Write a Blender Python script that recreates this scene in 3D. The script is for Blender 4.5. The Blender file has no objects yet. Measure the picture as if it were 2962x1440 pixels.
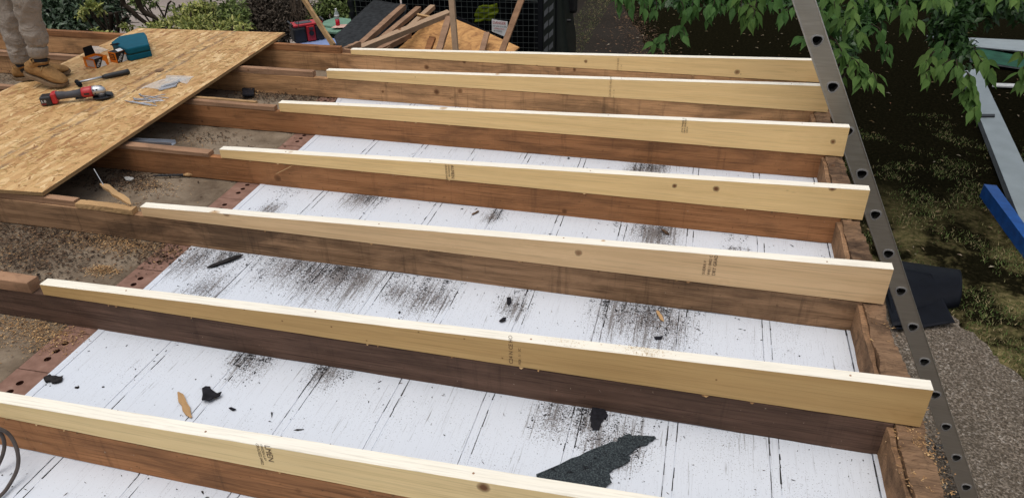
import bpy, bmesh, math, random
import numpy as np
from mathutils import Vector, Matrix, noise as mnoise
rad = math.radians
rng = np.random.RandomState(7)
random.seed(7)
scene = bpy.context.scene
COL = scene.collection

# ------------------------------------------------------------------ camera
CR = Vector((0.9697080536, 0.2435689341, -0.0184516960))
CU = Vector((-0.1124446147, 0.5121747643, 0.8514888252))
CF = Vector((-0.2168467186, 0.8236207775, -0.5240480088))
CP = Vector((2.33532, -1.78669, 1.56644))
FW = 2141.288 / 2962.0
cam_d = bpy.data.cameras.new('camera'); cam = bpy.data.objects.new('camera', cam_d)
COL.objects.link(cam); scene.camera = cam
cam_d.sensor_width = 36.0; cam_d.lens = 36.0 * FW; cam_d.clip_start = 0.05; cam_d.clip_end = 400
m3 = Matrix((CR, CU, -CF)).transposed()
cam.matrix_world = Matrix.Translation(CP) @ m3.to_4x4()

# ------------------------------------------------------------------ light
world = bpy.data.worlds.new('World'); scene.world = world; world.use_nodes = True
wn = world.node_tree.nodes; wl = world.node_tree.links; wn.clear()
sky = wn.new('ShaderNodeTexSky'); sky.sky_type = 'NISHITA'; sky.sun_disc = False
sky.sun_elevation = rad(77); sky.sun_rotation = rad(195); sky.air_density = 1.6; sky.dust_density = 5.0; sky.ozone_density = 1.0
hs = wn.new('ShaderNodeHueSaturation'); hs.inputs['Saturation'].default_value = 0.52; hs.inputs['Value'].default_value = 1.0
bg = wn.new('ShaderNodeBackground'); bg.inputs['Strength'].default_value = 0.115
wo = wn.new('ShaderNodeOutputWorld')
wl.new(sky.outputs[0], hs.inputs['Color']); wl.new(hs.outputs[0], bg.inputs['Color']); wl.new(bg.outputs[0], wo.inputs[0])
sd = bpy.data.lights.new('sun', 'SUN'); sd.energy = 0.75; sd.angle = rad(50); sd.color = (1.0, 0.975, 0.93)
sun = bpy.data.objects.new('sun', sd); COL.objects.link(sun)
sun.rotation_euler = Vector((-0.15, -0.16, 0.97)).to_track_quat('Z', 'Y').to_euler()
scene.view_settings.view_transform = 'Standard'; scene.view_settings.look = 'None'
scene.view_settings.exposure = 0.27; scene.view_settings.gamma = 1.0
scene.view_settings.use_curve_mapping = False

# ------------------------------------------------------------------ helpers
def ray(x, y):                       # picture point (2575 px wide copy) -> direction from the camera
    k = 2962.0 / 2575.0
    a = (x * k - 1481) / 2141.288; b = -(y * k - 720) / 2141.288
    return CF + CR * a + CU * b
def pz(x, y, z): v = ray(x, y); return CP + v * ((z - CP.z) / v.z)
def py(x, y, Y): v = ray(x, y); return CP + v * ((Y - CP.y) / v.y)
G = -2.5                             # garden level below the joist tops

def mk(name, verts, faces, mat, parent=None, smooth=False, loc=None, rot=None, mats=None, midx=None):
    me = bpy.data.meshes.new(name)
    me.from_pydata([tuple(v) for v in verts], [], [tuple(f) for f in faces])
    if mats:
        for m_ in mats: me.materials.append(m_)
        if midx is not None: me.polygons.foreach_set('material_index', np.asarray(midx, dtype=np.int32))
    elif mat: me.materials.append(mat)
    if smooth: me.polygons.foreach_set('use_smooth', np.ones(len(me.polygons), dtype=bool))
    me.update()
    o = bpy.data.objects.new(name, me); COL.objects.link(o)
    if parent: o.parent = parent
    if loc is not None: o.location = loc
    if rot is not None: o.rotation_euler = rot
    return o
def tag(o, label=None, cat=None, group=None, kind=None):
    if label: o['label'] = label
    if cat: o['category'] = cat
    if group: o['group'] = group
    if kind: o['kind'] = kind
    return o
def thing(name, loc, label, cat, group=None, rz=0.0, mat=None):
    o = bpy.data.objects.new(name, None); COL.objects.link(o); o.empty_display_size = 0.1
    if mat is not None: o.matrix_world = mat
    else: o.location = loc; o.rotation_euler = (0, 0, rz)
    return tag(o, label, cat, group)
class MB:
    """collects simple solids into one mesh"""
    def __init__(s): s.v = []; s.f = []
    def add(s, v, f):
        n = len(s.v); s.v += [tuple(a) for a in v]; s.f += [tuple(i + n for i in q) for q in f]; return s
    def box(s, x0, x1, y0, y1, z0, z1):
        v = [(x0,y0,z0),(x1,y0,z0),(x1,y1,z0),(x0,y1,z0),(x0,y0,z1),(x1,y0,z1),(x1,y1,z1),(x0,y1,z1)]
        return s.add(v, [(0,3,2,1),(4,5,6,7),(0,1,5,4),(1,2,6,5),(2,3,7,6),(3,0,4,7)])
    def beam(s, p0, p1, w, h, up=(0,0,1)):
        p0 = Vector(p0); p1 = Vector(p1); d = (p1 - p0).normalized(); up = Vector(up)
        sd_ = d.cross(up)
        if sd_.length < 1e-4: sd_ = d.cross(Vector((0,1,0)))
        sd_.normalize(); u = sd_.cross(d).normalized(); v = []
        for p in (p0, p1):
            for a, b in ((-1,-1),(1,-1),(1,1),(-1,1)): v.append(p + sd_ * (a * w / 2) + u * (b * h / 2))
        return s.add(v, [(0,3,2,1),(4,5,6,7),(0,1,5,4),(1,2,6,5),(2,3,7,6),(3,0,4,7)])
    def tube(s, pts, r, n=8, cap=True):
        pts = [Vector(p) for p in pts]; rs = r if hasattr(r, '__len__') else [r] * len(pts)
        base = len(s.v); prev = None
        for i, p in enumerate(pts):
            d = (pts[min(i+1, len(pts)-1)] - pts[max(i-1, 0)]).normalized()
            if prev is None: a = d.orthogonal().normalized()
            else:
                a = prev - d * prev.dot(d); a = a.normalized() if a.length > 1e-6 else d.orthogonal().normalized()
            prev = a; b = d.cross(a)
            for k in range(n):
                t = 2 * math.pi * k / n; s.v.append(tuple(p + (a * math.cos(t) + b * math.sin(t)) * rs[i]))
        for i in range(len(pts) - 1):
            for k in range(n):
                q = base + i * n; s.f.append((q + k, q + (k+1) % n, q + n + (k+1) % n, q + n + k))
        if cap:
            s.f.append(tuple(base + k for k in reversed(range(n)))); q = base + (len(pts)-1) * n
            s.f.append(tuple(q + k for k in range(n)))
        return s
    def cyl(s, c, r, z0, z1, n=20, r2=None):
        r2 = r if r2 is None else r2
        return s.tube([(c[0], c[1], z0), (c[0], c[1], z1)], [r, r2], n)
    def prism(s, poly, z0, z1):
        n = len(poly); v = [(p[0], p[1], z0) for p in poly] + [(p[0], p[1], z1) for p in poly]
        f = [tuple(reversed(range(n))), tuple(range(n, 2*n))] + [(i, (i+1) % n, n + (i+1) % n, n + i) for i in range(n)]
        return s.add(v, f)
    def build(s, name, mat, parent=None, smooth=False, bevel=0, **k):
        o = mk(name, s.v, s.f, mat, parent, smooth, **k)
        if bevel: bev(o, bevel)
        return o
def bev(o, w, seg=2):
    bm = bmesh.new(); bm.from_mesh(o.data)
    bmesh.ops.recalc_face_normals(bm, faces=bm.faces)
    es = [e for e in bm.edges if len(e.link_faces) == 2 and e.calc_face_angle(0) > 0.5]
    bmesh.ops.bevel(bm, geom=es, offset=w, segments=seg, profile=0.5, affect='EDGES', clamp_overlap=True)
    bm.to_mesh(o.data); bm.free(); return o
def recalc(o):
    bm = bmesh.new(); bm.from_mesh(o.data); bmesh.ops.recalc_face_normals(bm, faces=bm.faces); bm.to_mesh(o.data); bm.free(); return o

# ------------------------------------------------------------------ materials
class NT:
    def __init__(s, name):
        s.m = bpy.data.materials.new(name); s.m.use_nodes = True; s.t = s.m.node_tree; s.t.nodes.clear()
        s.out = s.t.nodes.new('ShaderNodeOutputMaterial')
        s.b = s.t.nodes.new('ShaderNodeBsdfPrincipled'); s.t.links.new(s.b.outputs[0], s.out.inputs[0])
    def n(s, typ, **k):
        nd = s.t.nodes.new(typ)
        for a, v in k.items():
            if a.startswith('i_'):
                key = a[2:].replace('_', ' ')
                key = int(key) if key.isdigit() else key
                s.set(nd.inputs[key], v)
            else: setattr(nd, a, v)
        return nd
    def set(s, inp, v):
        if isinstance(v, bpy.types.NodeSocket): s.t.links.new(v, inp)
        elif isinstance(v, (tuple, list)) and len(v) == 3 and inp.type == 'RGBA': inp.default_value = (*v, 1)
        else: inp.default_value = v
    def coord(s, scale=(1,1,1), kind='Object', rnd=False, rot=(0,0,0)):
        if kind == 'World': src = s.n('ShaderNodeNewGeometry').outputs['Position']
        else: src = s.n('ShaderNodeTexCoord').outputs[kind]
        if rnd:
            r = s.n('ShaderNodeObjectInfo').outputs['Random']
            mu = s.n('ShaderNodeMath', operation='MULTIPLY', i_0=r, i_1=37.0).outputs[0]
            cb = s.n('ShaderNodeCombineXYZ', i_X=mu, i_Y=mu, i_Z=mu).outputs[0]
            src = s.n('ShaderNodeVectorMath', operation='ADD', i_0=src, i_1=cb).outputs[0]
        mp = s.n('ShaderNodeMapping', i_Vector=src, i_Scale=scale, i_Rotation=rot)
        return mp.outputs[0]
    def noise(s, vec, scale=5, detail=4, rough=0.55, dist=0.0):
        return s.n('ShaderNodeTexNoise', i_Vector=vec, i_Scale=scale, i_Detail=detail, i_Roughness=rough, i_Distortion=dist).outputs['Fac']
    def ramp(s, fac, stops, interp='LINEAR'):
        r = s.n('ShaderNodeValToRGB', i_Fac=fac); e = r.color_ramp; e.interpolation = interp
        while len(e.elements) < len(stops): e.elements.new(0.5)
        for el, (p, c) in zip(e.elements, stops):
            el.position = p; el.color = (*c, 1) if hasattr(c, '__len__') else (c, c, c, 1)
        return r.outputs[0]
    def mix(s, fac, a, b, mode='MIX'):
        m_ = s.n('ShaderNodeMix', data_type='RGBA', blend_type=mode)
        s.set(m_.inputs[0], fac); s.set(m_.inputs[6], a); s.set(m_.inputs[7], b); return m_.outputs[2]
    def math(s, op, a, b=0.0, c=0.0):
        m_ = s.n('ShaderNodeMath', operation=op); s.set(m_.inputs[0], a); s.set(m_.inputs[1], b); s.set(m_.inputs[2], c); return m_.outputs[0]
    def fin(s, color, rough=0.6, bump=None, strength=0.3, dist=0.002, **k):
        s.set(s.b.inputs['Base Color'], color); s.set(s.b.inputs['Roughness'], rough)
        if 'Metallic' not in k: s.set(s.b.inputs['Specular IOR Level'], 0.5 if (not isinstance(rough, bpy.types.NodeSocket) and rough < 0.5) else 0.12)
        for a, v in k.items(): s.set(s.b.inputs[a.replace('_', ' ')], v)
        if bump is not None:
            bn = s.n('ShaderNodeBump', i_Strength=strength, i_Distance=dist, i_Height=bump); s.t.links.new(bn.outputs[0], s.b.inputs['Normal'])
        return s.m
def plain(name, col, rough=0.5, var=0.12, sc=30.0, **k):
    t = NT(name); c = t.coord(rnd=True); n_ = t.noise(c, sc, 4)
    a = tuple(v * (1 - var) for v in col); b = tuple(min(1, v * (1 + var)) for v in col)
    return t.fin(t.ramp(n_, [(0.3, a), (0.7, b)]), rough, bump=n_, strength=0.1, dist=0.001, **k)

def wood(name, light, dark, knot=(0.16,0.07,0.03), grain=0.5, knots=True, stain=0.0, staincol=(0.03,0.02,0.015), rough=0.6, gs=1.0, bumps=0.15, axis='X', kscale=6.5, fibre=0.4):
    t = NT(name)
    st = {'X': (1.2, 26, 26), 'Z': (26, 26, 1.2), 'Y': (26, 1.2, 26)}[axis]
    base = t.coord(rnd=True)
    # distortion of grain round knots
    kv = t.n('ShaderNodeTexVoronoi', i_Vector=base, i_Scale=kscale)
    kd = kv.outputs['Distance']
    rnd_ = t.n('ShaderNodeSeparateColor', i_0=kv.outputs['Color']).outputs[0]
    st2 = tuple(a * gs for a in st)
    gv = t.coord(st2, rnd=True)
    swirl = t.n('ShaderNodeVectorMath', operation='ADD', i_0=gv, i_1=t.n('ShaderNodeCombineXYZ', i_Y=t.math('MULTIPLY', t.math('POWER', t.math('SUBTRACT', 0.75, kd), 3.0), 5.0)).outputs[0]).outputs[0]
    g1 = t.noise(swirl, 1.6, 5, 0.6, 0.6)
    wv = t.n('ShaderNodeTexWave', wave_type='BANDS', bands_direction='Z' if axis != 'Z' else 'X', i_Vector=swirl, i_Scale=0.22, i_Distortion=5.5, i_Detail=3.0).outputs['Fac']
    g = t.mix(0.45, t.ramp(g1, [(0.3, 0.0), (0.7, 1.0)]), wv)
    fib = t.noise(t.coord({'X': (3.0, 190, 190), 'Z': (190, 190, 3.0), 'Y': (190, 3.0, 190)}[axis], rnd=True), 1.0, 3, 0.65)
    low = t.noise(base, 1.7, 3)
    g2 = t.math('MULTIPLY', g, grain)
    c = t.mix(g2, light, dark)
    c = t.mix(t.ramp(fib, [(0.48, 0.0), (0.70, fibre)]), c, tuple(v * 0.55 for v in dark))
    c = t.mix(t.ramp(low, [(0.35, 0.0), (0.7, 0.35)]), c, tuple(v * 0.78 for v in light))
    if knots:
        thr = t.math('MULTIPLY', t.math('GREATER_THAN', rnd_, 0.30), t.math('MULTIPLY', rnd_, 0.15))
        kd = t.math('ADD', kd, t.math('MULTIPLY', t.math('SUBTRACT', t.noise(base, 45, 2), 0.5), 0.06))
        kf = t.math('DIVIDE', kd, t.math('MAXIMUM', thr, 0.0001))
        kr = t.ramp(kf, [(0.35, 1.0), (0.8, 0.55), (1.0, 0.0)])
        c = t.mix(kr, c, knot)
        kv2 = t.n('ShaderNodeTexVoronoi', i_Vector=base, i_Scale=kscale * 2.3); r2 = t.n('ShaderNodeSeparateColor', i_0=kv2.outputs['Color']).outputs[1]
        k2 = t.math('DIVIDE', kv2.outputs['Distance'], t.math('MAXIMUM', t.math('MULTIPLY', t.math('GREATER_THAN', r2, 0.72), 0.075), 0.0001))
        c = t.mix(t.ramp(k2, [(0.4, 0.85), (0.9, 0.0)]), c, knot)
        fine = t.noise(t.coord((8, 90, 90) if axis == 'X' else (90, 90, 8), rnd=True), 1.0, 2)
        c = t.mix(t.ramp(fine, [(0.78, 0.0), (0.84, 0.6)]), c, knot)
    if stain:
        sn = t.noise(t.coord((2.0, 6, 7), rnd=True), 1.3, 6, 0.65, 0.5)
        c = t.mix(t.ramp(sn, [(0.44, 0.0), (0.62, stain)]), c, staincol)
        vs = t.noise(t.coord((16, 16, 1.2), rnd=True), 1.0, 5, 0.75)
        c = t.mix(t.ramp(vs, [(0.56, 0.0), (0.70, stain * .8)]), c, staincol)
        sp = t.noise(base, 60, 3)
        c = t.mix(t.ramp(sp, [(0.68, 0.0), (0.74, 0.45)]), c, staincol)
        sp2 = t.noise(base, 95, 2)
        c = t.mix(t.ramp(sp2, [(0.74, 0.0), (0.78, 0.6)]), c, (0.42, 0.34, 0.26))
    return t.fin(c, rough, bump=g1, strength=bumps, dist=0.002)

PINE = [wood('pine_a', (0.86,0.60,0.285), (0.70,0.455,0.19), grain=0.5, rough=0.6),
        wood('pine_b', (0.58,0.38,0.165), (0.42,0.25,0.095), grain=0.6, rough=0.6, gs=0.7),
        wood('pine_c', (0.79,0.545,0.305), (0.58,0.37,0.19), grain=0.55, rough=0.6, gs=0.9),
        wood('pine_d', (0.80,0.60,0.315), (0.62,0.44,0.20), grain=0.45, rough=0.6)]
SAWN_LIT = wood('sawn_pine_lit', (0.86,0.81,0.70), (0.78,0.70,0.54), knot=(0.5,0.33,0.18), grain=0.4, rough=0.6, kscale=5.0)  # pale sawn top faces, with bright light from above painted into the colour
OLD = {'red': wood('old_red', (0.41,0.19,0.083), (0.26,0.112,0.045), grain=0.65, stain=0.4, fibre=0.95, rough=0.75, bumps=0.3),
       'brown': wood('old_brown', (0.60,0.335,0.16), (0.42,0.225,0.105), grain=0.75, stain=0.5, fibre=0.95, rough=0.8, bumps=0.35),
       'dark': wood('old_dark', (0.165,0.098,0.070), (0.088,0.052,0.038), grain=0.75, stain=0.4, fibre=0.95, rough=0.8, bumps=0.35),
       'grey': wood('old_grey', (0.38,0.225,0.125), (0.20,0.112,0.06), grain=0.7, stain=0.6, fibre=0.95, rough=0.85, bumps=0.4)}
LATH = wood('lath_wood', (0.40,0.235,0.14), (0.26,0.14,0.08), grain=0.6, stain=0.35, rough=0.8, bumps=0.3)
LATHLIGHT = wood('lath_light', (0.52,0.33,0.16), (0.36,0.2,0.09), grain=0.6, stain=0.2, rough=0.8, bumps=0.3)
BATTEN = wood('batten_wood', (0.36,0.22,0.14), (0.24,0.14,0.08), grain=0.5, stain=0.3, rough=0.8)
BATTENP = wood('batten_pale', (0.42,0.29,0.19), (0.32,0.21,0.13), grain=0.4, stain=0.1, rough=0.8, axis='Z')
ROT = wood('rotten_wood', (0.27,0.165,0.095), (0.12,0.07,0.045), grain=0.9, stain=0.85, rough=0.95, bumps=1.0, fibre=0.9)

def osb_mat():
    t = NT('osb_board'); w = t.coord(rnd=False)
    warp = t.noise(w, 6, 2)
    cols = []
    for k, (rz, sc) in enumerate(((0.35, (32, 7.5, 1)), (-0.55, (35, 9, 1)), (1.1, (46, 12, 1)))):
        v = t.coord(sc, rot=(0, 0, rz))
        v = t.n('ShaderNodeVectorMath', operation='ADD', i_0=v, i_1=t.n('ShaderNodeCombineXYZ', i_X=t.math('MULTIPLY', warp, 2.2), i_Y=float(k)*7).outputs[0]).outputs[0]
        vo = t.n('ShaderNodeTexVoronoi', i_Vector=v, i_Scale=1.0, voronoi_dimensions='2D')
        cols.append((t.n('ShaderNodeSeparateColor', i_0=vo.outputs['Color']).outputs[0], t.n('ShaderNodeSeparateColor', i_0=vo.outputs['Color']).outputs[1], vo.outputs['Distance']))
    a = t.mix(t.math('GREATER_THAN', cols[1][1], 0.5), cols[0][0], cols[1][0])
    a = t.mix(t.math('GREATER_THAN', cols[2][1], 0.66), a, cols[2][0])
    dd = t.mix(t.math('GREATER_THAN', cols[1][1], 0.5), cols[0][2], cols[1][2])
    c = t.ramp(a, [(0.0, (0.31,0.155,0.065)), (0.10, (0.42,0.235,0.098)), (0.5, (0.53,0.325,0.145)), (0.82, (0.60,0.395,0.185)), (1.0, (0.70,0.50,0.27))])
    edge = t.ramp(dd, [(0.45, 0.0), (0.85, 0.32)])
    c = t.mix(edge, c, (0.30, 0.17, 0.07))
    fl = t.noise(t.coord((60, 18, 10)), 1.0, 3, 0.6, 1.0)
    c = t.mix(t.ramp(fl, [(0.66, 0.0), (0.72, 0.7)]), c, (0.17, 0.085, 0.04))
    low = t.noise(w, 2.3, 3)
    c = t.mix(t.ramp(low, [(0.4, 0.0), (0.7, 0.3)]), c, (0.40, 0.22, 0.09))
    # scorch / saw-dirt tracks lengthwise on the board
    sx = t.n('ShaderNodeSeparateXYZ', i_0=w)
    wob = t.math('MULTIPLY', t.math('SUBTRACT', t.noise(w, 3.0, 2), 0.5), 0.05)
    for x0 in (0.395, 0.475):
        dx = t.math('ABSOLUTE', t.math('ADD', t.math('SUBTRACT', sx.outputs[0], x0), wob))
        ln = t.ramp(dx, [(0.0, 1.0), (0.014, 0.6), (0.022, 0.0)])
        br = t.ramp(t.noise(t.coord((25, 9, 1)), 1.0, 4, 0.7), [(0.42, 0.0), (0.55, 0.75)])
        c = t.mix(t.math('MULTIPLY', ln, br), c, (0.15, 0.11, 0.08))
    return t.fin(c, 0.6, bump=t.mix(0.5, a, fl), strength=0.8, dist=0.005)
OSB = osb_mat()
OSBEDGE = wood('osb_edge', (0.42,0.27,0.13), (0.24,0.14,0.065), grain=0.9, knots=False, stain=0.2, rough=0.8, bumps=0.6, axis='Y')
def ply_mat():
    t = NT('orange_plywood'); v = t.coord((2.5, 2.5, 7)); n1 = t.noise(v, 1.6, 4, 0.6, 2.5)
    c = t.ramp(n1, [(0.3, (0.24,0.12,0.05)), (0.45, (0.44,0.23,0.09)), (0.6, (0.56,0.31,0.12)), (0.75, (0.38,0.19,0.075))])
    c = t.mix(t.ramp(t.noise(v, 9, 5), [(0.5, 0.0), (0.7, 0.5)]), c, (0.22, 0.11, 0.05))
    return t.fin(c, 0.75, bump=n1, strength=0.3, dist=0.01)
PLY = ply_mat()

DIRT = [(490,655,.10),(560,650,.07),(720,668,.12),(790,690,.10),(850,690,.15),(900,700,.10),(1000,735,.06),(1100,750,.06),(1560,790,.10),(1640,800,.13),(1690,815,.07),(1290,770,.05),
        (1650,588,.10),(1240,545,.04),(915,498,.09),(1640,425,.08),(1600,428,.06),(640,908,.07),(600,905,.04),(820,935,.06),(1400,1045,.07),(1500,1110,.05),(1560,1130,.07),(1480,1060,.06),
        (680,525,.05),(520,720,.09),(1060,745,.08),(1850,640,.05)]
def pvc_mat():
    t = NT('white_plastic'); w = t.coord(kind='World')
    c = (0.63, 0.67, 0.73)
    fine = t.noise(t.coord((60, 60, 60), kind='World'), 3.6, 3, 0.6)
    stre = t.noise(t.coord((110, 4.5, 20), kind='World'), 1.0, 5, 0.7)
    low = t.noise(w, 2.2, 4)
    tot = None
    for (x, y, r) in DIRT[:]:
        p = pz(x, y, -0.13)
        dv = t.n('ShaderNodeVectorMath', operation='SUBTRACT', i_0=w, i_1=tuple(p)).outputs[0]
        dv = t.n('ShaderNodeVectorMath', operation='MULTIPLY', i_0=dv, i_1=(1.0, 0.75, 1)).outputs[0]
        ln = t.n('ShaderNodeVectorMath', operation='LENGTH', i_0=dv).outputs[1]
        q = t.math('MAXIMUM', t.math('SUBTRACT', 1.0, t.math('DIVIDE', ln, r * 1.9)), 0.0)
        tot = q if tot is None else t.math('MAXIMUM', tot, q)
    dens = t.math('ADD', t.math('MULTIPLY', tot, 0.195), t.math('MULTIPLY', t.math('SUBTRACT', low, 0.5), 0.22))
    sp = t.math('ADD', fine, dens)
    c = t.mix(t.ramp(sp, [(0.66, 0.0), (0.70, 0.9)]), c, (0.055, 0.05, 0.05))
    st = t.math('ADD', stre, t.math('MULTIPLY', dens, 1.0))
    c = t.mix(t.ramp(st, [(0.635, 0.0), (0.73, 0.8)]), c, (0.14, 0.13, 0.125))
    br = t.math('MULTIPLY', t.ramp(tot, [(0.30, 0.0), (0.85, 0.75)]), t.ramp(t.noise(w, 70, 5, 0.75), [(0.50, 0.0), (0.60, 1.0)]))
    c = t.mix(br, c, (0.10, 0.07, 0.055))
    c = t.mix(t.ramp(low, [(0.35, 0.10), (0.65, 0.0)]), c, (0.47, 0.50, 0.55))
    fs = t.noise(t.coord((260, 7, 20), kind='World'), 1.0, 3, 0.7)
    c = t.mix(t.ramp(fs, [(0.57, 0.0), (0.75, 0.36)]), c, (0.25, 0.25, 0.26))
    f2 = t.noise(t.coord((150, 110, 60), kind='World'), 1.3, 3, 0.7)
    c = t.mix(t.ramp(t.math('ADD', f2, t.math('MULTIPLY', low, 0.12)), [(0.72, 0.0), (0.77, 0.75)]), c, (0.10, 0.095, 0.095))
    return t.fin(c, 0.35, bump=stre, strength=0.06, dist=0.001)
PVC = pvc_mat()
GROOVE = plain('groove_dirt', (0.32, 0.32, 0.33), 0.8, 0.5, 40)
def brick_mat():
    t = NT('brick_clay'); v = t.coord(rnd=True); n1 = t.noise(v, 22, 5)
    c = t.ramp(n1, [(0.3, (0.17,0.095,0.07)), (0.6, (0.25,0.145,0.11)), (0.8, (0.30,0.20,0.155))])
    return t.fin(c, 0.9, bump=n1, strength=0.5, dist=0.003)
BRICK = brick_mat()
def sheet_mat():
    t = NT('mortar_sheet'); v = t.coord(kind='World'); n1 = t.noise(v, 5, 6, 0.65)
    c = t.ramp(n1, [(0.3, (0.11,0.080,0.055)), (0.5, (0.20,0.155,0.11)), (0.72, (0.28,0.225,0.165))])
    n2 = t.noise(v, 42, 4, 0.7)
    c = t.mix(t.ramp(n2, [(0.6, 0.0), (0.7, 0.75)]), c, (0.07, 0.05, 0.04))
    return t.fin(c, 0.95, bump=n2, strength=0.5, dist=0.004)
SHEET = sheet_mat()
def felt_mat():
    t = NT('roofing_felt'); v = t.coord(rnd=True); n1 = t.noise(v, 210, 3, 0.75)
    c = t.ramp(n1, [(0.3, (0.006,0.007,0.009)), (0.5, (0.030,0.038,0.043)), (0.68, (0.085,0.105,0.11))])
    n2 = t.noise(v, 28, 4, 0.7)
    c = t.mix(t.ramp(n2, [(0.58, 0.0), (0.66, 0.9)]), c, (0.006, 0.006, 0.008))
    return t.fin(c, 0.75, bump=n1, strength=0.8, dist=0.003)
FELT = felt_mat()
FELTD = plain('felt_dark', (0.014, 0.014, 0.018), 0.7, 0.5, 60)
CRUMB = plain('black_crumbs', (0.022, 0.02, 0.02), 0.8, 0.6, 60)
def isl(name, stops, rough=0.7, **k):
    t = NT(name); r = t.n('ShaderNodeNewGeometry').outputs['Random Per Island']
    return t.fin(t.ramp(r, stops), rough, **k)
SAWDUST = isl('sawdust', [(0.0, (0.10,0.06,0.035)), (0.4, (0.27,0.15,0.07)), (0.75, (0.42,0.25,0.11)), (1.0, (0.55,0.38,0.2))], 0.95)
PALEDUST = isl('pale_sawdust', [(0.0, (0.36,0.24,0.12)), (0.5, (0.55,0.42,0.26)), (1.0, (0.7,0.58,0.4))], 0.95)
BARK = isl('bark_debris', [(0.0, (0.02,0.015,0.012)), (0.6, (0.07,0.045,0.03)), (1.0, (0.2,0.12,0.07))], 0.95)

def ground_mat():
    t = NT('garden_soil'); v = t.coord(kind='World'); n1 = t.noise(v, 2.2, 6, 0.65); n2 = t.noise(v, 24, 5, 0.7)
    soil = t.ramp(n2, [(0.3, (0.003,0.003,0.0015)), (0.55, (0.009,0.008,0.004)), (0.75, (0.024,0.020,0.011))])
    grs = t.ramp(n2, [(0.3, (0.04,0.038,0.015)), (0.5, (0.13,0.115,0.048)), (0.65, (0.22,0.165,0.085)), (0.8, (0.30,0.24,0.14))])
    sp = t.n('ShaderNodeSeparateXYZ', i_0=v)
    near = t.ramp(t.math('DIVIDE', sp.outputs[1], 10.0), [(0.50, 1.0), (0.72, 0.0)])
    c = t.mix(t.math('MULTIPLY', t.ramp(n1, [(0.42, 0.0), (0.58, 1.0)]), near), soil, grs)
    return t.fin(c, 0.95, bump=n2, strength=0.3, dist=0.01, Specular_IOR_Level=0.0)
def conc_mat():
    t = NT('exposed_aggregate'); v = t.coord(kind='World')
    vo = t.n('ShaderNodeTexVoronoi', i_Vector=v, i_Scale=70.0); n2 = t.noise(v, 60, 4, 0.7); n1 = t.noise(v, 3, 5)
    r = t.n('ShaderNodeSeparateColor', i_0=vo.outputs['Color']).outputs[0]
    c = t.ramp(r, [(0.0, (0.09,0.07,0.05)), (0.5, (0.19,0.155,0.12)), (0.9, (0.28,0.235,0.19)), (1.0, (0.40,0.36,0.31))])
    c = t.mix(t.ramp(n2, [(0.44, 0.75), (0.56, 0.0)]), c, (0.035, 0.027, 0.02))
    c = t.mix(t.ramp(n1, [(0.4, 0.0), (0.7, 0.4)]), c, (0.07, 0.06, 0.045))
    return t.fin(c, 0.9, bump=t.mix(0.5, n2, vo.outputs['Distance']), strength=0.9, dist=0.008)
def tarmac_mat(name, a, b):
    t = NT(name); v = t.coord(kind='World'); n2 = t.noise(v, 45, 5, 0.7); n1 = t.noise(v, 1.2, 5)
    c = t.ramp(n2, [(0.35, a), (0.7, b)]); c = t.mix(t.ramp(n1, [(0.4, 0.0), (0.7, 0.4)]), c, tuple(q * 0.6 for q in a))
    return t.fin(c, 0.9, bump=n2, strength=0.5, dist=0.01, Specular_IOR_Level=0.0)
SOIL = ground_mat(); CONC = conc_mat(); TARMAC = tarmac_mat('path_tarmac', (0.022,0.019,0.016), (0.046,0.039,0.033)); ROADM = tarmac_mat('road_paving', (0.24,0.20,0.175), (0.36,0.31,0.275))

def metal(name, col, rough=0.35, met=1.0):
    t = NT(name); v = t.coord((4, 60, 60), rnd=True); n1 = t.noise(v, 2, 4)
    r = t.n('ShaderNodeMapRange', i_0=n1, i_3=rough * 0.8, i_4=rough * 1.25).outputs[0]
    return t.fin(t.ramp(n1, [(0.3, tuple(q * 0.85 for q in col)), (0.7, col)]), r, Metallic=met)
ALU = metal('aluminium', (0.60, 0.585, 0.56), 0.40)
ALURIM = metal('aluminium_bright', (0.62, 0.62, 0.62), 0.35)
STEEL = metal('steel', (0.60, 0.61, 0.63), 0.45)
GALV = metal('galvanised', (0.42, 0.44, 0.48), 0.55)
BLACK = plain('black_plastic', (0.016, 0.016, 0.018), 0.45, 0.2)
HOLE = plain('hollow_shade', (0.006, 0.005, 0.005), 0.9)  # shade inside the ladder rail holes, painted near-black
GREYP = plain('grey_plastic', (0.07, 0.07, 0.078), 0.5, 0.15)
REDP = plain('red_plastic', (0.42, 0.02, 0.025), 0.4, 0.12)
TEAL = plain('teal_plastic', (0.004, 0.085, 0.13), 0.6, 0.12)
INK = plain('stamp_ink', (0.10, 0.06, 0.04), 0.8, 0.5, 90)
INKF = plain('faded_ink', (0.30, 0.20, 0.11), 0.8, 0.5, 90)
WHITEP = plain('white_print', (0.75, 0.75, 0.75), 0.5, 0.05)
CARDK = plain('black_card', (0.018, 0.016, 0.016), 0.55); CARDO = plain('orange_card', (0.70, 0.20, 0.02), 0.5); CARDW = plain('white_card', (0.70, 0.69, 0.67), 0.5)
RUBBER = plain('rubber_sheet', (0.0055, 0.0065, 0.010), 0.5, 0.2, 12)
def cloth(name, col, sc, bd, var=.15):
    t = NT(name); v = t.coord(); n1 = t.noise(v, sc, 5, .6, 1.2); n2 = t.noise(v, sc * 14, 3)
    return t.fin(t.mix(t.ramp(n2, [(.35, 0.0), (.7, .35)]), t.ramp(n1, [(.3, tuple(q * (1 - var) for q in col)), (.7, tuple(q * (1 + var) for q in col))]), tuple(q * .6 for q in col)), .95, bump=n1, strength=.9, dist=bd)
JOGGER = cloth('jogger_fabric', (0.30, 0.255, 0.215), 13, .02)
SUEDE = cloth('tan_suede', (0.30, 0.165, 0.065), 22, .008, .3)
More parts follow.
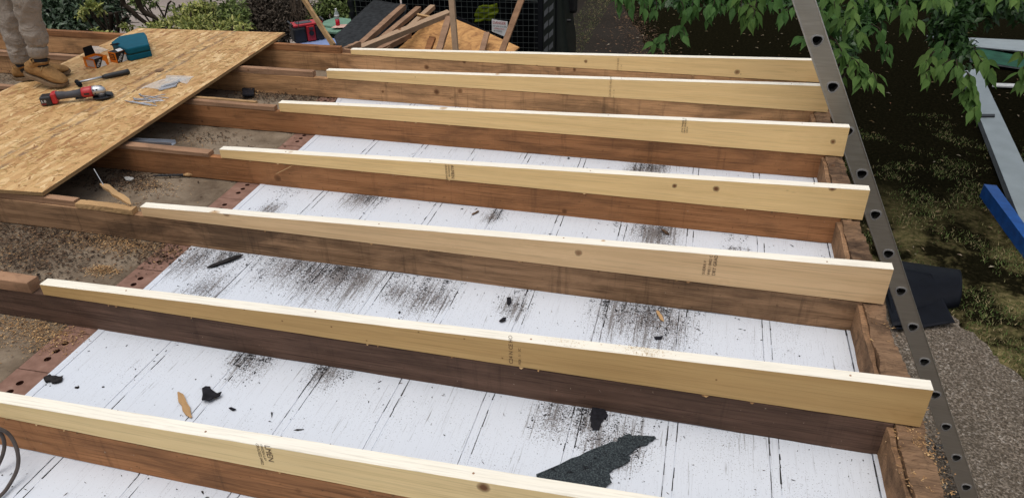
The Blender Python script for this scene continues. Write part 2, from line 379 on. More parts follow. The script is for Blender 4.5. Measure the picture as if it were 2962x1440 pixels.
SOLE = plain('boot_sole', (0.19, 0.13, 0.08), 0.8, 0.2)
SOCK = plain('sock', (0.035, 0.036, 0.042), 0.95)
LACE = plain('lace', (0.42, 0.28, 0.13), 0.9)
SKIN = plain('skin', (0.55, 0.33, 0.24), 0.6, 0.08)
HAIR = plain('hair', (0.04, 0.025, 0.015), 0.8, 0.3)
HOOD = plain('dark_hoodie', (0.03, 0.033, 0.04), 0.95)
TRUCK = plain('truck_paint', (0.013, 0.017, 0.015), 0.38, 0.15, 5)
TRUCKD = plain('truck_dark', (0.008, 0.009, 0.011), 0.8)
WIRE = metal('mesh_wire', (0.22, 0.25, 0.24), 0.5)
TYRE = plain('tyre_rubber', (0.02, 0.018, 0.017), 0.8)
HIVIS = plain('hi_vis', (0.15, 0.19, 0.012), 0.8, 0.25, 10)
BINGREEN = plain('pale_green_plastic', (0.15, 0.26, 0.19), 0.5, 0.15, 8)
BINDARK = plain('dark_green_plastic', (0.02, 0.045, 0.03), 0.5)
BLUELID = plain('pale_blue_plastic', (0.22, 0.29, 0.50), 0.5, 0.15, 8)
PAPER = plain('pink_paper', (0.55, 0.36, 0.30), 0.8, 0.3, 20)
REDINK = plain('red_ink', (0.42, 0.02, 0.03), 0.6)
BLUEP = plain('blue_wrap', (0.005, 0.07, 0.28), 0.4, 0.25, 10)
GREYBOARD = plain('grey_white_board', (0.30, 0.34, 0.35), 0.4, 0.12, 4)
GREYEDGE = plain('grey_board_edge', (0.15, 0.16, 0.165), 0.6, 0.25, 12)
GREENB = plain('green_board_paint', (0.02, 0.085, 0.05), 0.6, 0.35, 6)
CABLE = plain('cable_sheath', (0.085, 0.07, 0.064), 0.55, 0.15)
def glassy(name, col, rough=0.15, alpha=0.35):
    t = NT(name); n1 = t.noise(t.coord(rnd=True), 18, 3)
    return t.fin(col, rough, bump=n1, strength=0.5, dist=0.006, Alpha=alpha)
BAG = glassy('clear_bag', (0.72, 0.72, 0.70), 0.3, 0.42)
BOTTLE = glassy('bottle_plastic', (0.5, 0.55, 0.55), 0.08, 0.45)
DRINK = plain('red_drink', (0.45, 0.005, 0.02), 0.15)
def leafmat(name, stops, rough=0.45, tr=0.25, obj=False):
    t = NT(name)
    r = t.n('ShaderNodeObjectInfo').outputs['Random'] if obj else t.n('ShaderNodeNewGeometry').outputs['Random Per Island']
    c = t.ramp(r, stops); n1 = t.noise(t.coord(), 30, 3)
    c = t.mix(t.ramp(n1, [(0.35, 0.0), (0.75, 0.35)]), c, tuple(min(1, q * 1.5) for q in stops[-1][1]))
    t.fin(c, rough)
    tl = t.n('ShaderNodeBsdfTranslucent', i_Color=c); mx = t.n('ShaderNodeMixShader', i_0=tr)
    t.t.links.new(t.b.outputs[0], mx.inputs[1]); t.t.links.new(tl.outputs[0], mx.inputs[2]); t.t.links.new(mx.outputs[0], t.out.inputs[0])
    return t.m
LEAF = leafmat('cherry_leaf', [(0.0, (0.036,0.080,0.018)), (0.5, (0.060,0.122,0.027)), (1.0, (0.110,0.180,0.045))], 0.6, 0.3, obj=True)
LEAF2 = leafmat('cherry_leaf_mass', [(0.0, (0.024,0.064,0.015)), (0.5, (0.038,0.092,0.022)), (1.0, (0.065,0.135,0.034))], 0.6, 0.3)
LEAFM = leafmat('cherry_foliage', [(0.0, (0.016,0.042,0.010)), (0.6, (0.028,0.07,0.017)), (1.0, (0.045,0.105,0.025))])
DKLEAF = leafmat('laurel_leaf', [(0.0, (0.008,0.022,0.008)), (0.8, (0.02,0.05,0.016)), (0.93, (0.04,0.085,0.03)), (1.0, (0.17,0.21,0.14))], 0.4, 0.1)
VARLEAF = leafmat('variegated_leaf', [(0.0, (0.04,0.075,0.015)), (0.4, (0.11,0.15,0.03)), (0.75, (0.27,0.29,0.06)), (1.0, (0.50,0.47,0.19))], 0.5, 0.15)
MIDLEAF = leafmat('hedge_leaf', [(0.0, (0.02,0.04,0.01)), (0.5, (0.07,0.11,0.022)), (0.9, (0.14,0.19,0.04)), (1.0, (0.3,0.32,0.15))], 0.5, 0.15)
DEADLEAF = leafmat('brown_twig_leaf', [(0.0, (0.010,0.006,0.004)), (0.7, (0.028,0.016,0.010)), (0.96, (0.05,0.035,0.022)), (1.0, (0.28,0.24,0.19))], 0.9, 0.0)
TWIG = plain('dark_twig', (0.028, 0.02, 0.014), 0.9, 0.3)
BARKM = plain('tree_bark', (0.07, 0.05, 0.035), 0.95, 0.4, 12)
GRASS = isl('grass_blades', [(0.0, (0.05,0.085,0.022)), (0.45, (0.11,0.15,0.045)), (0.7, (0.2,0.19,0.08)), (1.0, (0.32,0.25,0.14))], 0.8)
FALLEN = isl('fallen_leaves', [(0.0, (0.12,0.075,0.03)), (0.7, (0.22,0.17,0.10)), (0.9, (0.38,0.34,0.26)), (1.0, (0.25,0.10,0.05))], 0.8)

# ------------------------------------------------------------------ ground and paths
def poly_sheet(name, pts, z, mat, thick=None):
    pts = [(p[0], p[1]) for p in pts]
    if thick is None: o = mk(name, [(x, y, z) for x, y in pts], [tuple(range(len(pts)))], mat)
    else: o = MB().prism(pts, z - thick, z).build(name, mat)
    bm = bmesh.new(); bm.from_mesh(o.data); bmesh.ops.triangulate(bm, faces=bm.faces, ngon_method='EAR_CLIP'); bm.to_mesh(o.data); bm.free()
    return tag(recalc(o), kind='structure')
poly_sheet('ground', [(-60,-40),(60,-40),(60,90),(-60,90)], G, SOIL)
def wob(pts, n, a, seed):
    r = np.random.RandomState(seed); out = []
    for i in range(len(pts)):
        p = Vector(pts[i][:2]); q = Vector(pts[(i+1) % len(pts)][:2])
        for k in range(n):
            t = k / n; w_ = p.lerp(q, t); s_ = a if k else a * 0.3
            out.append((w_.x + r.uniform(-s_, s_), w_.y + r.uniform(-s_, s_)))
    return out
q = [(p.x, p.y) for p in (pz(1440,-60,G), pz(1545,-60,G), pz(1572,30,G), pz(1645,145,G), pz(1700,240,G))] + [(0.7, 3.5), (-1.4, 3.5)] + [(p.x, p.y) for p in (pz(1418,160,G), pz(1440,60,G))]
poly_sheet('path', wob(q, 14, 0.05, 3), G + 0.012, TARMAC)
c0 = pz(2396, 801, G); c1 = pz(2532, 926, G); c2 = pz(2600, 985, G)
q = [(3.05, c0.y + 0.35), (c0.x - 0.3, c0.y + 0.25), (c0.x, c0.y), (c1.x, c1.y), (c2.x, c2.y), (c2.x + (c2.y + 4) * (c1.x - c0.x) / (c0.y - c1.y), -4), (3.05, -4)]
poly_sheet('concrete_pavement', wob(q, 12, 0.03, 5), G + 0.02, CONC, thick=0.06)
q = [(-30, 9.2), (-4.6, 9.2), (-3.9, 12), (-3.5, 16.5), (-30, 17)]
poly_sheet('road', q, G + 0.008, ROADM)

# ------------------------------------------------------------------ beams
JY = [3.008, 2.495, 1.890, 1.235, 0.610, 0.0, -0.568]
HL = [.0375,.0560,.0560,.0505,.0500,.0499,.0527]
HR = [.1413,.1548,.1571,.1454,.1521,.1436,.1539]
XL = [-.0745,-.0083,-.0139,.0152,.0243,.0573,-.0001]
XR = [3.0779,3.0674,3.0794,3.0781,3.0624,3.0638,3.0675]
FWD = 0.0425
def loft(name, mat, parent, x0, x1, w, zb, zt, n=30, ch=0.0015, amp=0.0006, seed=0, rough_ends=0.0, yoff=0.0, topmat=None):
    """beam along x in the parent's coordinates; zb, zt functions of t in 0..1"""
    r = np.random.RandomState(seed); v = []; f = []
    for i in range(n + 1):
        t = i / n; x = x0 + (x1 - x0) * t; b = zb(t); tp = zt(t); h = w / 2
        j = lambda: r.uniform(-amp, amp)
        bow = amp * 2.0 * math.sin(t * 5.3 + seed)
        prof = [(-h, b + ch), (-h, (b + tp) / 2), (-h, tp - ch), (-h + ch, tp), (h - ch, tp), (h, tp - ch), (h, b + ch), (h - ch, b), (-h + ch, b)]
        xe = x + (r.uniform(-1, 1) * rough_ends if i in (0, n) else 0)
        v += [(xe, y + j() + bow + yoff, z + j()) for y, z in prof]
    m = 9
    for i in range(n):
        for k in range(m):
            a = i * m + k; b_ = i * m + (k + 1) % m; f.append((a, a + m, b_ + m, b_))
    f.append(tuple(range(m))); f.append(tuple(n * m + k for k in reversed(range(m))))
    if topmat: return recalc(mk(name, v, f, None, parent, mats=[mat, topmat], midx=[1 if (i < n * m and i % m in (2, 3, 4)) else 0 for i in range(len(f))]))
    return recalc(mk(name, v, f, mat, parent))
def ordw(k): return ['farthest', 'second farthest', 'third from the far edge', 'middle, fourth from the far edge', 'third from the nearest', 'second nearest', 'nearest'][k]
def text_mesh(txt, size, mat, parent, M, ext=0.0003, name='printed_stamp', squash=1.0, shear=0.0):
    cu = bpy.data.curves.new('txt', 'FONT'); cu.body = txt; cu.size = size; cu.extrude = 0.0; cu.resolution_u = 2; cu.space_line = 0.8; cu.shear = shear
    to = bpy.data.objects.new('txt', cu); COL.objects.link(to); bpy.context.view_layer.update()
    dg = bpy.context.evaluated_depsgraph_get(); me = bpy.data.meshes.new_from_object(to.evaluated_get(dg))
    bpy.data.objects.remove(to); me.name = name
    me.materials.clear(); me.materials.append(mat)
    if squash != 1.0:
        for vv in me.vertices: vv.co.x *= squash
    o = bpy.data.objects.new(name, me); COL.objects.link(o)
    if parent: o.parent = parent
    o.matrix_local = M; return o
UPM = Matrix(((0,-1,0,0),(0,0,-1,0),(1,0,0,0),(0,0,0,1)))       # text reads upwards on a face towards -y
DNM = Matrix(((0,1,0,0),(0,0,-1,0),(-1,0,0,0),(0,0,0,1)))       # text reads downwards
def stamp(fir, k, px, pyy, lines, down=False, size=0.017, gap=0.02, z0=None):
    """print in ink: each line its own mesh on the near face"""
    yf = JY[k] - FWD / 2 - 0.0016
    p = py(px, pyy, yf); lx = p.x - fir.location.x; lz = p.z
    for i, (s_, sc) in enumerate(lines):
        M = (DNM if down else UPM).copy(); x = lx + (i * gap if not down else -i * gap)
        M.translation = Vector((x, -FWD / 2 - 0.0017, lz)); text_mesh(s_, size * sc, INKF if k < 2 else INK, fir, M)

jcol = ['brown', 'brown', 'red', 'red', 'grey', 'dark', 'red']
jlab = ['tan brown old joist along the far roof edge, under the farthest new timber',
        'tan brown old joist, second from the far edge, above a thin strip of white ceiling',
        'orange brown old joist, third from the far edge, black stains at its middle',
        'reddish brown old joist in the middle, splintered sliver hanging near its left end',
        'weathered grey brown old joist with rough grain, third from the nearest',
        'dark chocolate brown old joist, second nearest, above the big torn felt piece',
        'reddish brown nearest old joist, crossing the bottom left corner']
flab = ['farthest new pale pine timber, its right end hidden behind the ladder',
        'second farthest new yellow pine timber with round knots near the ladder',
        'new orange tinted pine timber with small black printed block near its right end',
        'new pine timber in the middle, faded stamp a third along it',
        'new creamy pine timber stamped DRY GRAD near its right end',
        'new pine timber with sawdust patch on top, second nearest',
        'nearest new pine timber stamped LMEN, running out of the bottom edge']
FIR = []
for k, y in enumerate(JY):
    o = thing('old_joist', (0, y, 0), jlab[k], 'joist', 'old roof joists')
    rot_low = lambda t, k=k: -0.1302 + 0.0015 * math.sin(t * 31 + k) + 0.001 * math.sin(t * 77)
    loft('timber', OLD[jcol[k]], o, -4.3, 2.996, 0.036, rot_low, lambda t: 0.0, n=70, ch=0.002, amp=0.0012, seed=20 + k)
    f = thing('firring_timber', (XL[k], y, 0), flab[k], 'timber', 'new tapered pine timbers on the joists')
    L = XR[k] - XL[k]
    loft('timber', PINE[[0, 0, 0, 0, 2, 1, 3][k]], f, 0, L, FWD, lambda t: 0.0022, lambda t, k=k: HL[k] + (HR[k] - HL[k]) * t, n=40, ch=0.0016, amp=0.0005, seed=60 + k, rough_ends=0.001, topmat=SAWN_LIT)
    FIR.append(f)
    # cut screw heads on the top edge
    for xs in (0.12 * L, 0.37 * L, 0.62 * L, 0.93 * L):
        zt = HL[k] + (HR[k] - HL[k]) * xs / L
        MB().cyl((xs, rng.uniform(-.008, .008), 0), 0.0032, zt - 0.004, zt + 0.0007, 10).build('screw_head', LATH, f)

stamp(FIR[0], 0, 1555, 184, [('C24 9 CE HO', 1), ('100   11   NC', .6)], size=0.017, gap=0.02)
stamp(FIR[1], 1, 1536, 246, [('C24 W CE HOLM', 1), ('MP   11   30', .6)], size=0.017, gap=0.02)
stamp(FIR[2], 2, 1717, 334, [('ATA TIMBER G', .62), ('DRY GRADED', .62), ('C24 H', .62)], size=0.02, gap=0.012)
stamp(FIR[3], 3, 1133, 415, [('ALMEN', 1), ('SWEDEN 040', .5), ('GRADED 0402', .6)], down=True, size=0.022, gap=0.014)
stamp(FIR[4], 4, 1772, 690, [('SUDRA V', .95), ('W811 0402 C', .95), ('DRY GRAD', 1.15)], size=0.0155, gap=0.0185)
stamp(FIR[5], 5, 1290, 915, [('C24 N CE HO', 1), ('1928   11   3C', .62)], size=0.019, gap=0.026)
stamp(FIR[6], 6, 664, 1117, [('LMEN', 1.2), ('SWEDEN LAP', .5), ('GRADED 0402', .62)], down=True, size=0.021, gap=0.013)

# old laths left on the joists
def lath(k, x0, x1, w, z0, z1, yo, mat, label, name='lath', seed=0, tilt=0.0):
    o = thing(name, (x0, JY[k] + yo, z0 + 0.001), label, 'wood strip', 'old wood strips left on the joists')
    loft('strip', mat, o, 0, x1 - x0, w, lambda t: tilt * t, lambda t: z1 - z0 + tilt * t, n=24, ch=0.002, amp=0.0014, seed=seed, rough_ends=0.004)
    return o
lath(0, -4.2, -0.16, 0.040, 0, 0.046, 0.002, OLD['red'], 'deep old brown strip at the far roof edge, behind the board corner', seed=1)
lath(0, -0.16, 3.02, 0.020, -0.06, 0.020, 0.036, LATH, 'long thin old strip behind the farthest new timber', seed=15)
lath(1, -4.2, -0.115, 0.044, 0, 0.036, 0.0, LATH, 'old brown strip ending just left of the second farthest timber', seed=2)
lath(2, -4.2, -0.055, 0.038, 0, 0.026, -0.004, LATH, 'old brown strip ending at the third timber, near side of its joist', seed=3)
lath(2, -1.2, -0.20, 0.022, 0, 0.031, 0.034, LATHLIGHT, 'thin light brown strip behind another strip, ending short of the third timber', seed=4)
lath(3, -3.6, -0.055, 0.052, 0, 0.022, 0.002, LATH, 'wide flat brown strip with square end beside the middle timber', seed=5)
lath(4, -0.33, -0.030, 0.040, 0, 0.026, 0.0, LATHLIGHT, 'short light split strip with bent nails at the end of the third nearest timber', seed=6)
lath(4, -3.4, -0.34, 0.034, 0, 0.030, 0.010, LATH, 'old strip lying under the near edge of the chipboard sheet', seed=7)
lath(5, -3.0, 0.005, 0.050, 0, 0.048, 0.0, LATH, 'thick reddish block strip left of the second nearest timber', seed=8)
# splinters under the laths
def splinter(p0, p1, w, h, mat, label, name='wood_splinter', cat='splinter', group=None, up=(0,0,1), jag=6, parent=None):
    p0 = Vector(p0); p1 = Vector(p1); mid = (p0 + p1) / 2; d = (p1 - p0); L = d.length; x = d.normalized(); y = Vector(up).cross(x).normalized(); z = x.cross(y)
    M = Matrix.Translation(mid) @ Matrix((x, y, z)).transposed().to_4x4()
    r = np.random.RandomState(int(abs(p0.x * 977 + p1.y * 331)) + 3); v = []; f = []; n = jag
    for i in range(n + 1):
        t = i / n - .5; k = 1.0 if 0 < i < n else 0.25; a = w / 2 * k * r.uniform(.75, 1.1); b = h / 2 * k * r.uniform(.8, 1.1); o_ = r.uniform(-.12, .12) * w
        v += [(t * L, -a + o_, -b), (t * L, a + o_, -b), (t * L, a + o_, b), (t * L, -a + o_, b)]
    for i in range(n):
        for q_ in range(4): f.append((i*4+q_, i*4+(q_+1) % 4, i*4+4+(q_+1) % 4, i*4+4+q_))
    f += [(3,2,1,0), tuple(n*4+i for i in range(4))]
    o = mk(name, v, f, mat); o.matrix_world = M; tag(o, label, cat, group); recalc(o); return o
CZ = -0.130
splinter((-0.255, 0.695, 0.082), (-0.05, 0.622, 0.036), 0.030, 0.014, LATHLIGHT, 'split tan strip end sticking back into the bay beside bent nails')
o = MB().tube([(-0.235, 0.688, 0.080), (-0.275, 0.705, 0.150)], 0.002, 6).build('bent_nail', STEEL); tag(o, 'thin nail sticking up from the split strip end', 'nail')
splinter(pz(447, 985, CZ + .006), pz(481, 1049, CZ + .006), 0.022, 0.005, LATHLIGHT, 'pale wood sliver on white ceiling beside the three cornered felt scrap')
splinter(pz(1652, 780, CZ + .012), pz(1668, 808, CZ + .006), 0.013, 0.004, LATHLIGHT, 'small tan wood sliver among black dirt near the third nearest joist')
splinter(pz(1663, 575, CZ + .012), pz(1682, 590, CZ + .006), 0.014, 0.005, ROT, 'rusty brown wood sliver on white ceiling near the middle joist')
splinter(pz(1205, 530, CZ + .006), pz(1186, 540, CZ + .006), 0.010, 0.004, ROT, 'tiny brown wood chip on white ceiling left of the middle bay')
splinter(pz(520, 673, CZ + .006), pz(612, 640, CZ + .012), 0.022, 0.008, CRUMB, 'long black shard of felt beside the third nearest joist', name='felt_shard', cat='felt scrap')
splinter(pz(110, 948, CZ + .008), pz(155, 957, CZ + .006), 0.03, 0.008, CRUMB, 'small curled black felt scrap at the brick edge, bottom left', name='felt_shard', cat='felt scrap')
splinter((0.42, 1.212, 0.0), py(693, 438, 1.205), 0.007, 0.003, LATHLIGHT, 'torn sliver hanging down the side of the middle joist')
# metal channel on the middle lath's far side
cm = MB(); a = Vector((-0.75, 1.292, -0.006)); b = Vector((-0.315, 1.292, 0.014))
o = thing('metal_channel', (0, 0, 0), 'silver metal channel lying behind the wide flat strip', 'metal strip')
MB().beam(a, b, 0.036, 0.0018).beam(a + Vector((0,-.018,.009)), b + Vector((0,-.018,.009)), 0.0018, 0.02).beam(a + Vector((0,.018,.009)), b + Vector((0,.018,.009)), 0.0018, 0.02).build('channel', GALV, o)
# black brush-like stick at the joist foot
o = thing('screwdriver', (0,0,0), 'black ribbed tool with wooden tip lying at the foot of the middle joist', 'tool')
a = pz(385, 442, CZ + .012); b = pz(462, 440, CZ + .012); c = pz(486, 438, CZ + .014)
m_ = MB(); nn = 16
m_.tube([a.lerp(b, i / nn) for i in range(nn + 1)], [0.003 + (0.0045 if i % 2 else 0.003) * min(1, i / 4) for i in range(nn + 1)], 8).build('ribbed_shaft', BLACK, o)
MB().tube([b, b.lerp(c, .5), c], [0.006, 0.011, 0.008], 10).build('wooden_tip', LATHLIGHT, o, smooth=True)

# trimmer at the right-hand end, rotten on top
def rough_beam(name, mat, parent, y0, y1, x0, x1, z0, z1, n=420, seed=0):
    r = np.random.RandomState(seed); v = []; f = []; m = 14
    for i in range(n + 1):
        t = i / n; y = y0 + (y1 - y0) * t; prof = []
        for k in range(5): prof.append((x0, z0 + (z1 - z0) * k / 4))
        for k in range(1, 6): prof.append((x0 + (x1 - x0) * k / 5, z1))
        for k in range(1, 5): prof.append((x1, z1 + (z0 - z1) * k / 4))
        for k, (x, z) in enumerate(prof):
            nz = mnoise.fractal(Vector((x * 18, y * 9, z * 18 + seed)), 0.6, 2.2, 5) * 0.009 + mnoise.noise(Vector((x * 110, y * 60, z * 110))) * 0.0028
            on = mnoise.noise(Vector((x * 5, y * 3.3, seed + 9.))) * 0.012
            top = 1.0 if k >= 4 and k <= 10 else 0.25
            edge = -0.010 * max(0, mnoise.noise(Vector((k * 2., y * 5, 3.)))) if k in (4, 9, 10) else 0
            v.append((x + nz * 0.5 * (0.35 if k < 4 else 1) + (on if k > 8 else 0), y, z + (nz - abs(on)) * top + edge - 0.001))
    for i in range(n):
        for k in range(m - 1): a = i * m + k; f.append((a, a + 1, a + 1 + m, a + m))
        f.append((i * m + m - 1, i * m, i * m + m, i * m + m + m - 1))
    f.append(tuple(range(m))); f.append(tuple(n * m + k for k in reversed(range(m))))
    return recalc(mk(name, v, f, mat, parent, smooth=False))
o = thing('trimmer_beam', (0, 0, 0), 'rough rotten brown beam closing the joist ends, beside the ladder', 'beam')
rough_beam('timber', ROT, o, -1.5, 3.02, 2.999, 3.078, -0.150, 0.0, seed=4)
rough_beam('nailing_strip', OLD['grey'], o, -1.5, 3.02, 2.980, 2.9985, -0.1295, -0.012, n=100, seed=8)

# ------------------------------------------------------------------ white ceiling, brick course, left sheet
ceil = tag(bpy.data.objects.new('ceiling', None), kind='structure'); COL.objects.link(ceil)
def xe(y): return 0.243 - 0.031 * y if y < 1.95 else 0.183 - 0.27 * (y - 1.95)
edges = [None, 0.563, 0.864, 1.169, 1.471, 1.772, 2.070, 2.369, 2.671, 2.9655]
Y0, Y1 = -1.5, 3.05
for i in range(len(edges) - 1):
    b_ = edges[i + 1] - 0.0005
    if i == 0:
        ys = [Y0, 0, 1.0, 1.95, 2.3, 2.75, 3.05]; poly = [(xe(y) + 0.033, y) for y in reversed(ys)] + [(b_, Y0), (b_, Y1)]
        MB().prism(poly, CZ - 0.009, CZ).build('plastic_panel', PVC, ceil)
    else:
        a_ = edges[i] + 0.0005
        # panel with a recessed V groove 28 mm from its edge
        g0, g1 = a_ + 0.0262, a_ + 0.0285
        m_ = MB(); pr = [(a_, CZ - .009), (b_, CZ - .009), (b_, CZ - .0012), (b_ - .0015, CZ), (g1, CZ), ((g0+g1)/2, CZ - .0018), (g0, CZ), (a_ + .0015, CZ), (a_, CZ - .0012)]
        n_ = len(pr); v = [(x, Y0, z) for x, z in pr] + [(x, Y1, z) for x, z in pr]
        f = [tuple(range(n_)), tuple(reversed(range(n_, 2*n_)))] + [(k, n_ + k, n_ + (k+1) % n_, (k+1) % n_) for k in range(n_)]
        recalc(mk('plastic_panel', v, f, PVC, ceil))
MB().box(0.2, 3.0, Y0, Y1, CZ - 0.02, CZ - 0.0095).build('backing', GROOVE, ceil)
ys = [Y0, -0.6, 0, 0.6, 1.3, 1.95, 2.3, 2.75, 3.05]
MB().prism([(xe(y) + 0.003, y) for y in reversed(ys)] + [(xe(y) + 0.0318, y) for y in ys], CZ - 0.006, CZ + 0.0012).build('edge_trim', PVC, ceil)
MB().box(2.968, 2.9995, Y0, Y1, CZ - 0.006, CZ + 0.003).build('edge_trim', PVC, ceil)
# dirt lying in the joints, broken up along their length
v = []; f = []
for e in edges[1:]:
    for off in (0.0, 0.0285):
        y = Y0
        while y < Y1:
            L = rng.uniform(0.01, 0.07); y2 = min(Y1, y + L)
            bay = min([JY[k] - y for k in range(7) if JY[k] - y > 0] + [0.6]); keep = 0.75 * math.exp(-bay * 4.5) + 0.10
            if rng.rand() < keep:
                w = rng.uniform(0.0005, 0.0017) * (1.6 if bay < 0.2 else 1); x = e + off + rng.uniform(-.0012, .0012); i0 = len(v)
                v += [(x - w, y, CZ + .0006), (x + w, y, CZ + .0006), (x + w * .6, y2, CZ + .0006), (x - w * .6, y2, CZ + .0006), (x, (y+y2)/2, CZ + .0022)]
                f += [(i0, i0+1, i0+4), (i0+1, i0+2, i0+4), (i0+2, i0+3, i0+4), (i0+3, i0, i0+4)]
            y = y2
tag(mk('joint_dirt', v, f, CRUMB, ceil), kind='stuff')

def cell_holes(cells, z0, z1, depth, n=12):
    """plate made of rectangular cells, each with a hole outline; returns verts, faces, pit faces start"""
    v = []; f = []; pit = []
    for (x0, x1, y0, y1, loop) in cells:
        m = len(loop); cx = sum(p[0] for p in loop) / m; cy = sum(p[1] for p in loop) / m; out = []
        for p in loop:
            d = Vector((p[0] - cx, p[1] - cy)); d.normalize(); ts = []
            if d.x > 1e-6: ts.append((x1 - cx) / d.x)
            if d.x < -1e-6: ts.append((x0 - cx) / d.x)
            if d.y > 1e-6: ts.append((y1 - cy) / d.y)
            if d.y < -1e-6: ts.append((y0 - cy) / d.y)
            t = min(ts); out.append((cx + d.x * t, cy + d.y * t))
        # snap the nearest point to each corner
        for cxr, cyr in ((x0,y0),(x1,y0),(x1,y1),(x0,y1)):
            j = min(range(m), key=lambda i: (out[i][0]-cxr)**2 + (out[i][1]-cyr)**2); out[j] = (cxr, cyr)
        b = len(v); v += [(x, y, z1) for x, y in out] + [(x, y, z1) for x, y in loop] + [(x, y, z1 - depth) for x, y in loop]
        for i in range(m):
            j = (i + 1) % m; f.append((b+i, b+j, b+m+j, b+m+i)); pit.append(len(f)); f.append((b+m+i, b+m+j, b+2*m+j, b+2*m+i))
        pit.append(len(f)); f.append(tuple(b + 2*m + i for i in range(m)))
    return v, f, pit
bw = thing('brick_wall', (0, 0, 0), 'red brick wall under the left end of the white ceiling, holes in its top course', 'wall')
loopc = lambda cx, cy, r1, r2, n=12: [(cx + r1 * math.cos(2*math.pi*i/n), cy + r2 * math.sin(2*math.pi*i/n)) for i in range(n)]
cells = [(-0.0655, 0.0655, -0.1075, -0.0225, loopc(0.002, -0.045, .0125, .0125)), (-0.0655, 0.0655, -0.0225, 0.0225, loopc(0.002, 0, .0125, .0125)), (-0.0655, 0.0655, 0.0225, 0.1075, loopc(0.002, 0.045, .0125, .0125))]
v, f, pit = cell_holes(cells, -0.065, 0, 0.06)
b0 = len(v); v += [(-.0655,-.1075,0),(.0655,-.1075,0),(.0655,.1075,0),(-.0655,.1075,0),(-.0655,-.1075,-.065),(.0655,-.1075,-.065),(.0655,.1075,-.065),(-.0655,.1075,-.065)]
f += [(b0,b0+4,b0+5,b0+1),(b0+1,b0+5,b0+6,b0+2),(b0+2,b0+6,b0+7,b0+3),(b0+3,b0+7,b0+4,b0)]
bm_ = bpy.data.meshes.new('brick'); bm_.from_pydata(v, [], f); bm_.materials.append(BRICK); bm_.materials.append(plain('hole_shade', (0.06,0.022,0.015), 0.95))  # brick holes get a darker clay colour: recess shade painted in
for i in pit: bm_.polygons[i].material_index = 1
bm_.update()
yb = -1.3875 - 0.04 + 0.0
k = 0
y = -0.127 - 0.225 * 6
while y < 3.0:
    o = bpy.data.objects.new('brick', bm_); COL.objects.link(o); o.parent = bw
    o.location = (xe(y) - 0.0665, y, CZ - 0.003 + rng.uniform(-.0012, .0012)); o.rotation_euler = (0, 0, 0.03 + rng.uniform(-.008, .008))
    ym = y + 0.10975; MB().box(xe(ym) - .129, xe(ym) - .005, ym - .0055, ym + .0055, CZ - .066, CZ - .0075).build('mortar_joint', SHEET, bw); y += 0.2195
MB().box(0.06, 0.262, -1.55, 3.1, G, CZ - 0.07).build('wall_below', BRICK, bw)

def grid(name, mat, parent, x0, x1, y0, y1, nx, ny, zf, smooth=True, kind=None):
    xs = np.linspace(x0, x1, nx + 1); yy = np.linspace(y0, y1, ny + 1)
    v = [(x, y, zf(x, y)) for y in yy for x in xs]
    f = [(j*(nx+1)+i, j*(nx+1)+i+1, (j+1)*(nx+1)+i+1, (j+1)*(nx+1)+i) for j in range(ny) for i in range(nx)]
    o = mk(name, v, f, mat, parent, smooth); return tag(o, kind=kind)
def sheet_z(x, y):
    z = CZ - 0.004 + mnoise.fractal(Vector((x * 7, y * 7, 2.)), 0.7, 2.1, 4) * 0.004
    d = xe(y) - 0.133 - x
    z += 0.006 * math.exp(-((d - 0.008) / 0.006) ** 2) - (0.004 if 0.016 < d < 0.03 else 0)
    if d < 0: z -= 0.03
    return z
grid('left_ceiling_sheet', SHEET, None, -4.2, 0.16, -1.5, 3.05, 300, 220, sheet_z, kind='structure')

# remaining garage walls
for (x0, x1, y0, y1, lab) in ((2.92, 3.03, -1.5, 3.03, 'brick garage side wall below the rotten beam and ladder'), (-4.25, 3.03, 3.035, 3.14, 'brick garage back wall below the farthest joist'), (-4.35, -4.252, -1.5, 3.14, 'brick wall far left under the joists')):
    o = MB().box(x0, x1, y0, y1, G, CZ - 0.152).build('garage_wall', BRICK); tag(o, lab, 'wall')
o = MB().box(-4.25, 3.03, 3.036, 3.060, -0.28, -0.062).build('fascia_board', OLD['brown']); tag(o, 'brown board along the back of the roof behind the farthest joist', 'board')

# ------------------------------------------------------------------ debris
def chips(name, pts, smin, smax, mat, parent=None, h=0.35, elong=1.0, seed=1, label=None, flat=False):
    r = np.random.RandomState(seed); v = []; f = []
    for p in pts:
        s_ = smin + (smax - smin) * r.rand() ** 3; a = r.uniform(0, 6.28); e = r.uniform(1, elong); n = r.randint(3, 6); i0 = len(v)
        ca, sa = math.cos(a), math.sin(a); tl = r.uniform(-.5, .5, 2)
        for k in range(n):
            t = 2 * math.pi * (k + r.uniform(-.3, .3)) / n; x = math.cos(t) * s_ * e; y = math.sin(t) * s_ / math.sqrt(e)
            X = ca * x - sa * y; Y = sa * x + ca * y
            v.append((p[0] + X, p[1] + Y, p[2] + max(0.0002, (tl[0] * X + tl[1] * Y) * .5 + s_ * 0.1)))
        v.append((p[0], p[1], p[2] + s_ * h * r.uniform(.5, 1.3)))
        for k in range(n): f.append((i0 + k, i0 + (k+1) % n, i0 + n))
    o = mk(name, v, f, mat, parent)
    if label: tag(o, label, 'debris')
    return tag(o, kind='stuff')
def in_bay(y, m=0.022): return all(abs(y - jy) > m for jy in JY)
pts = []
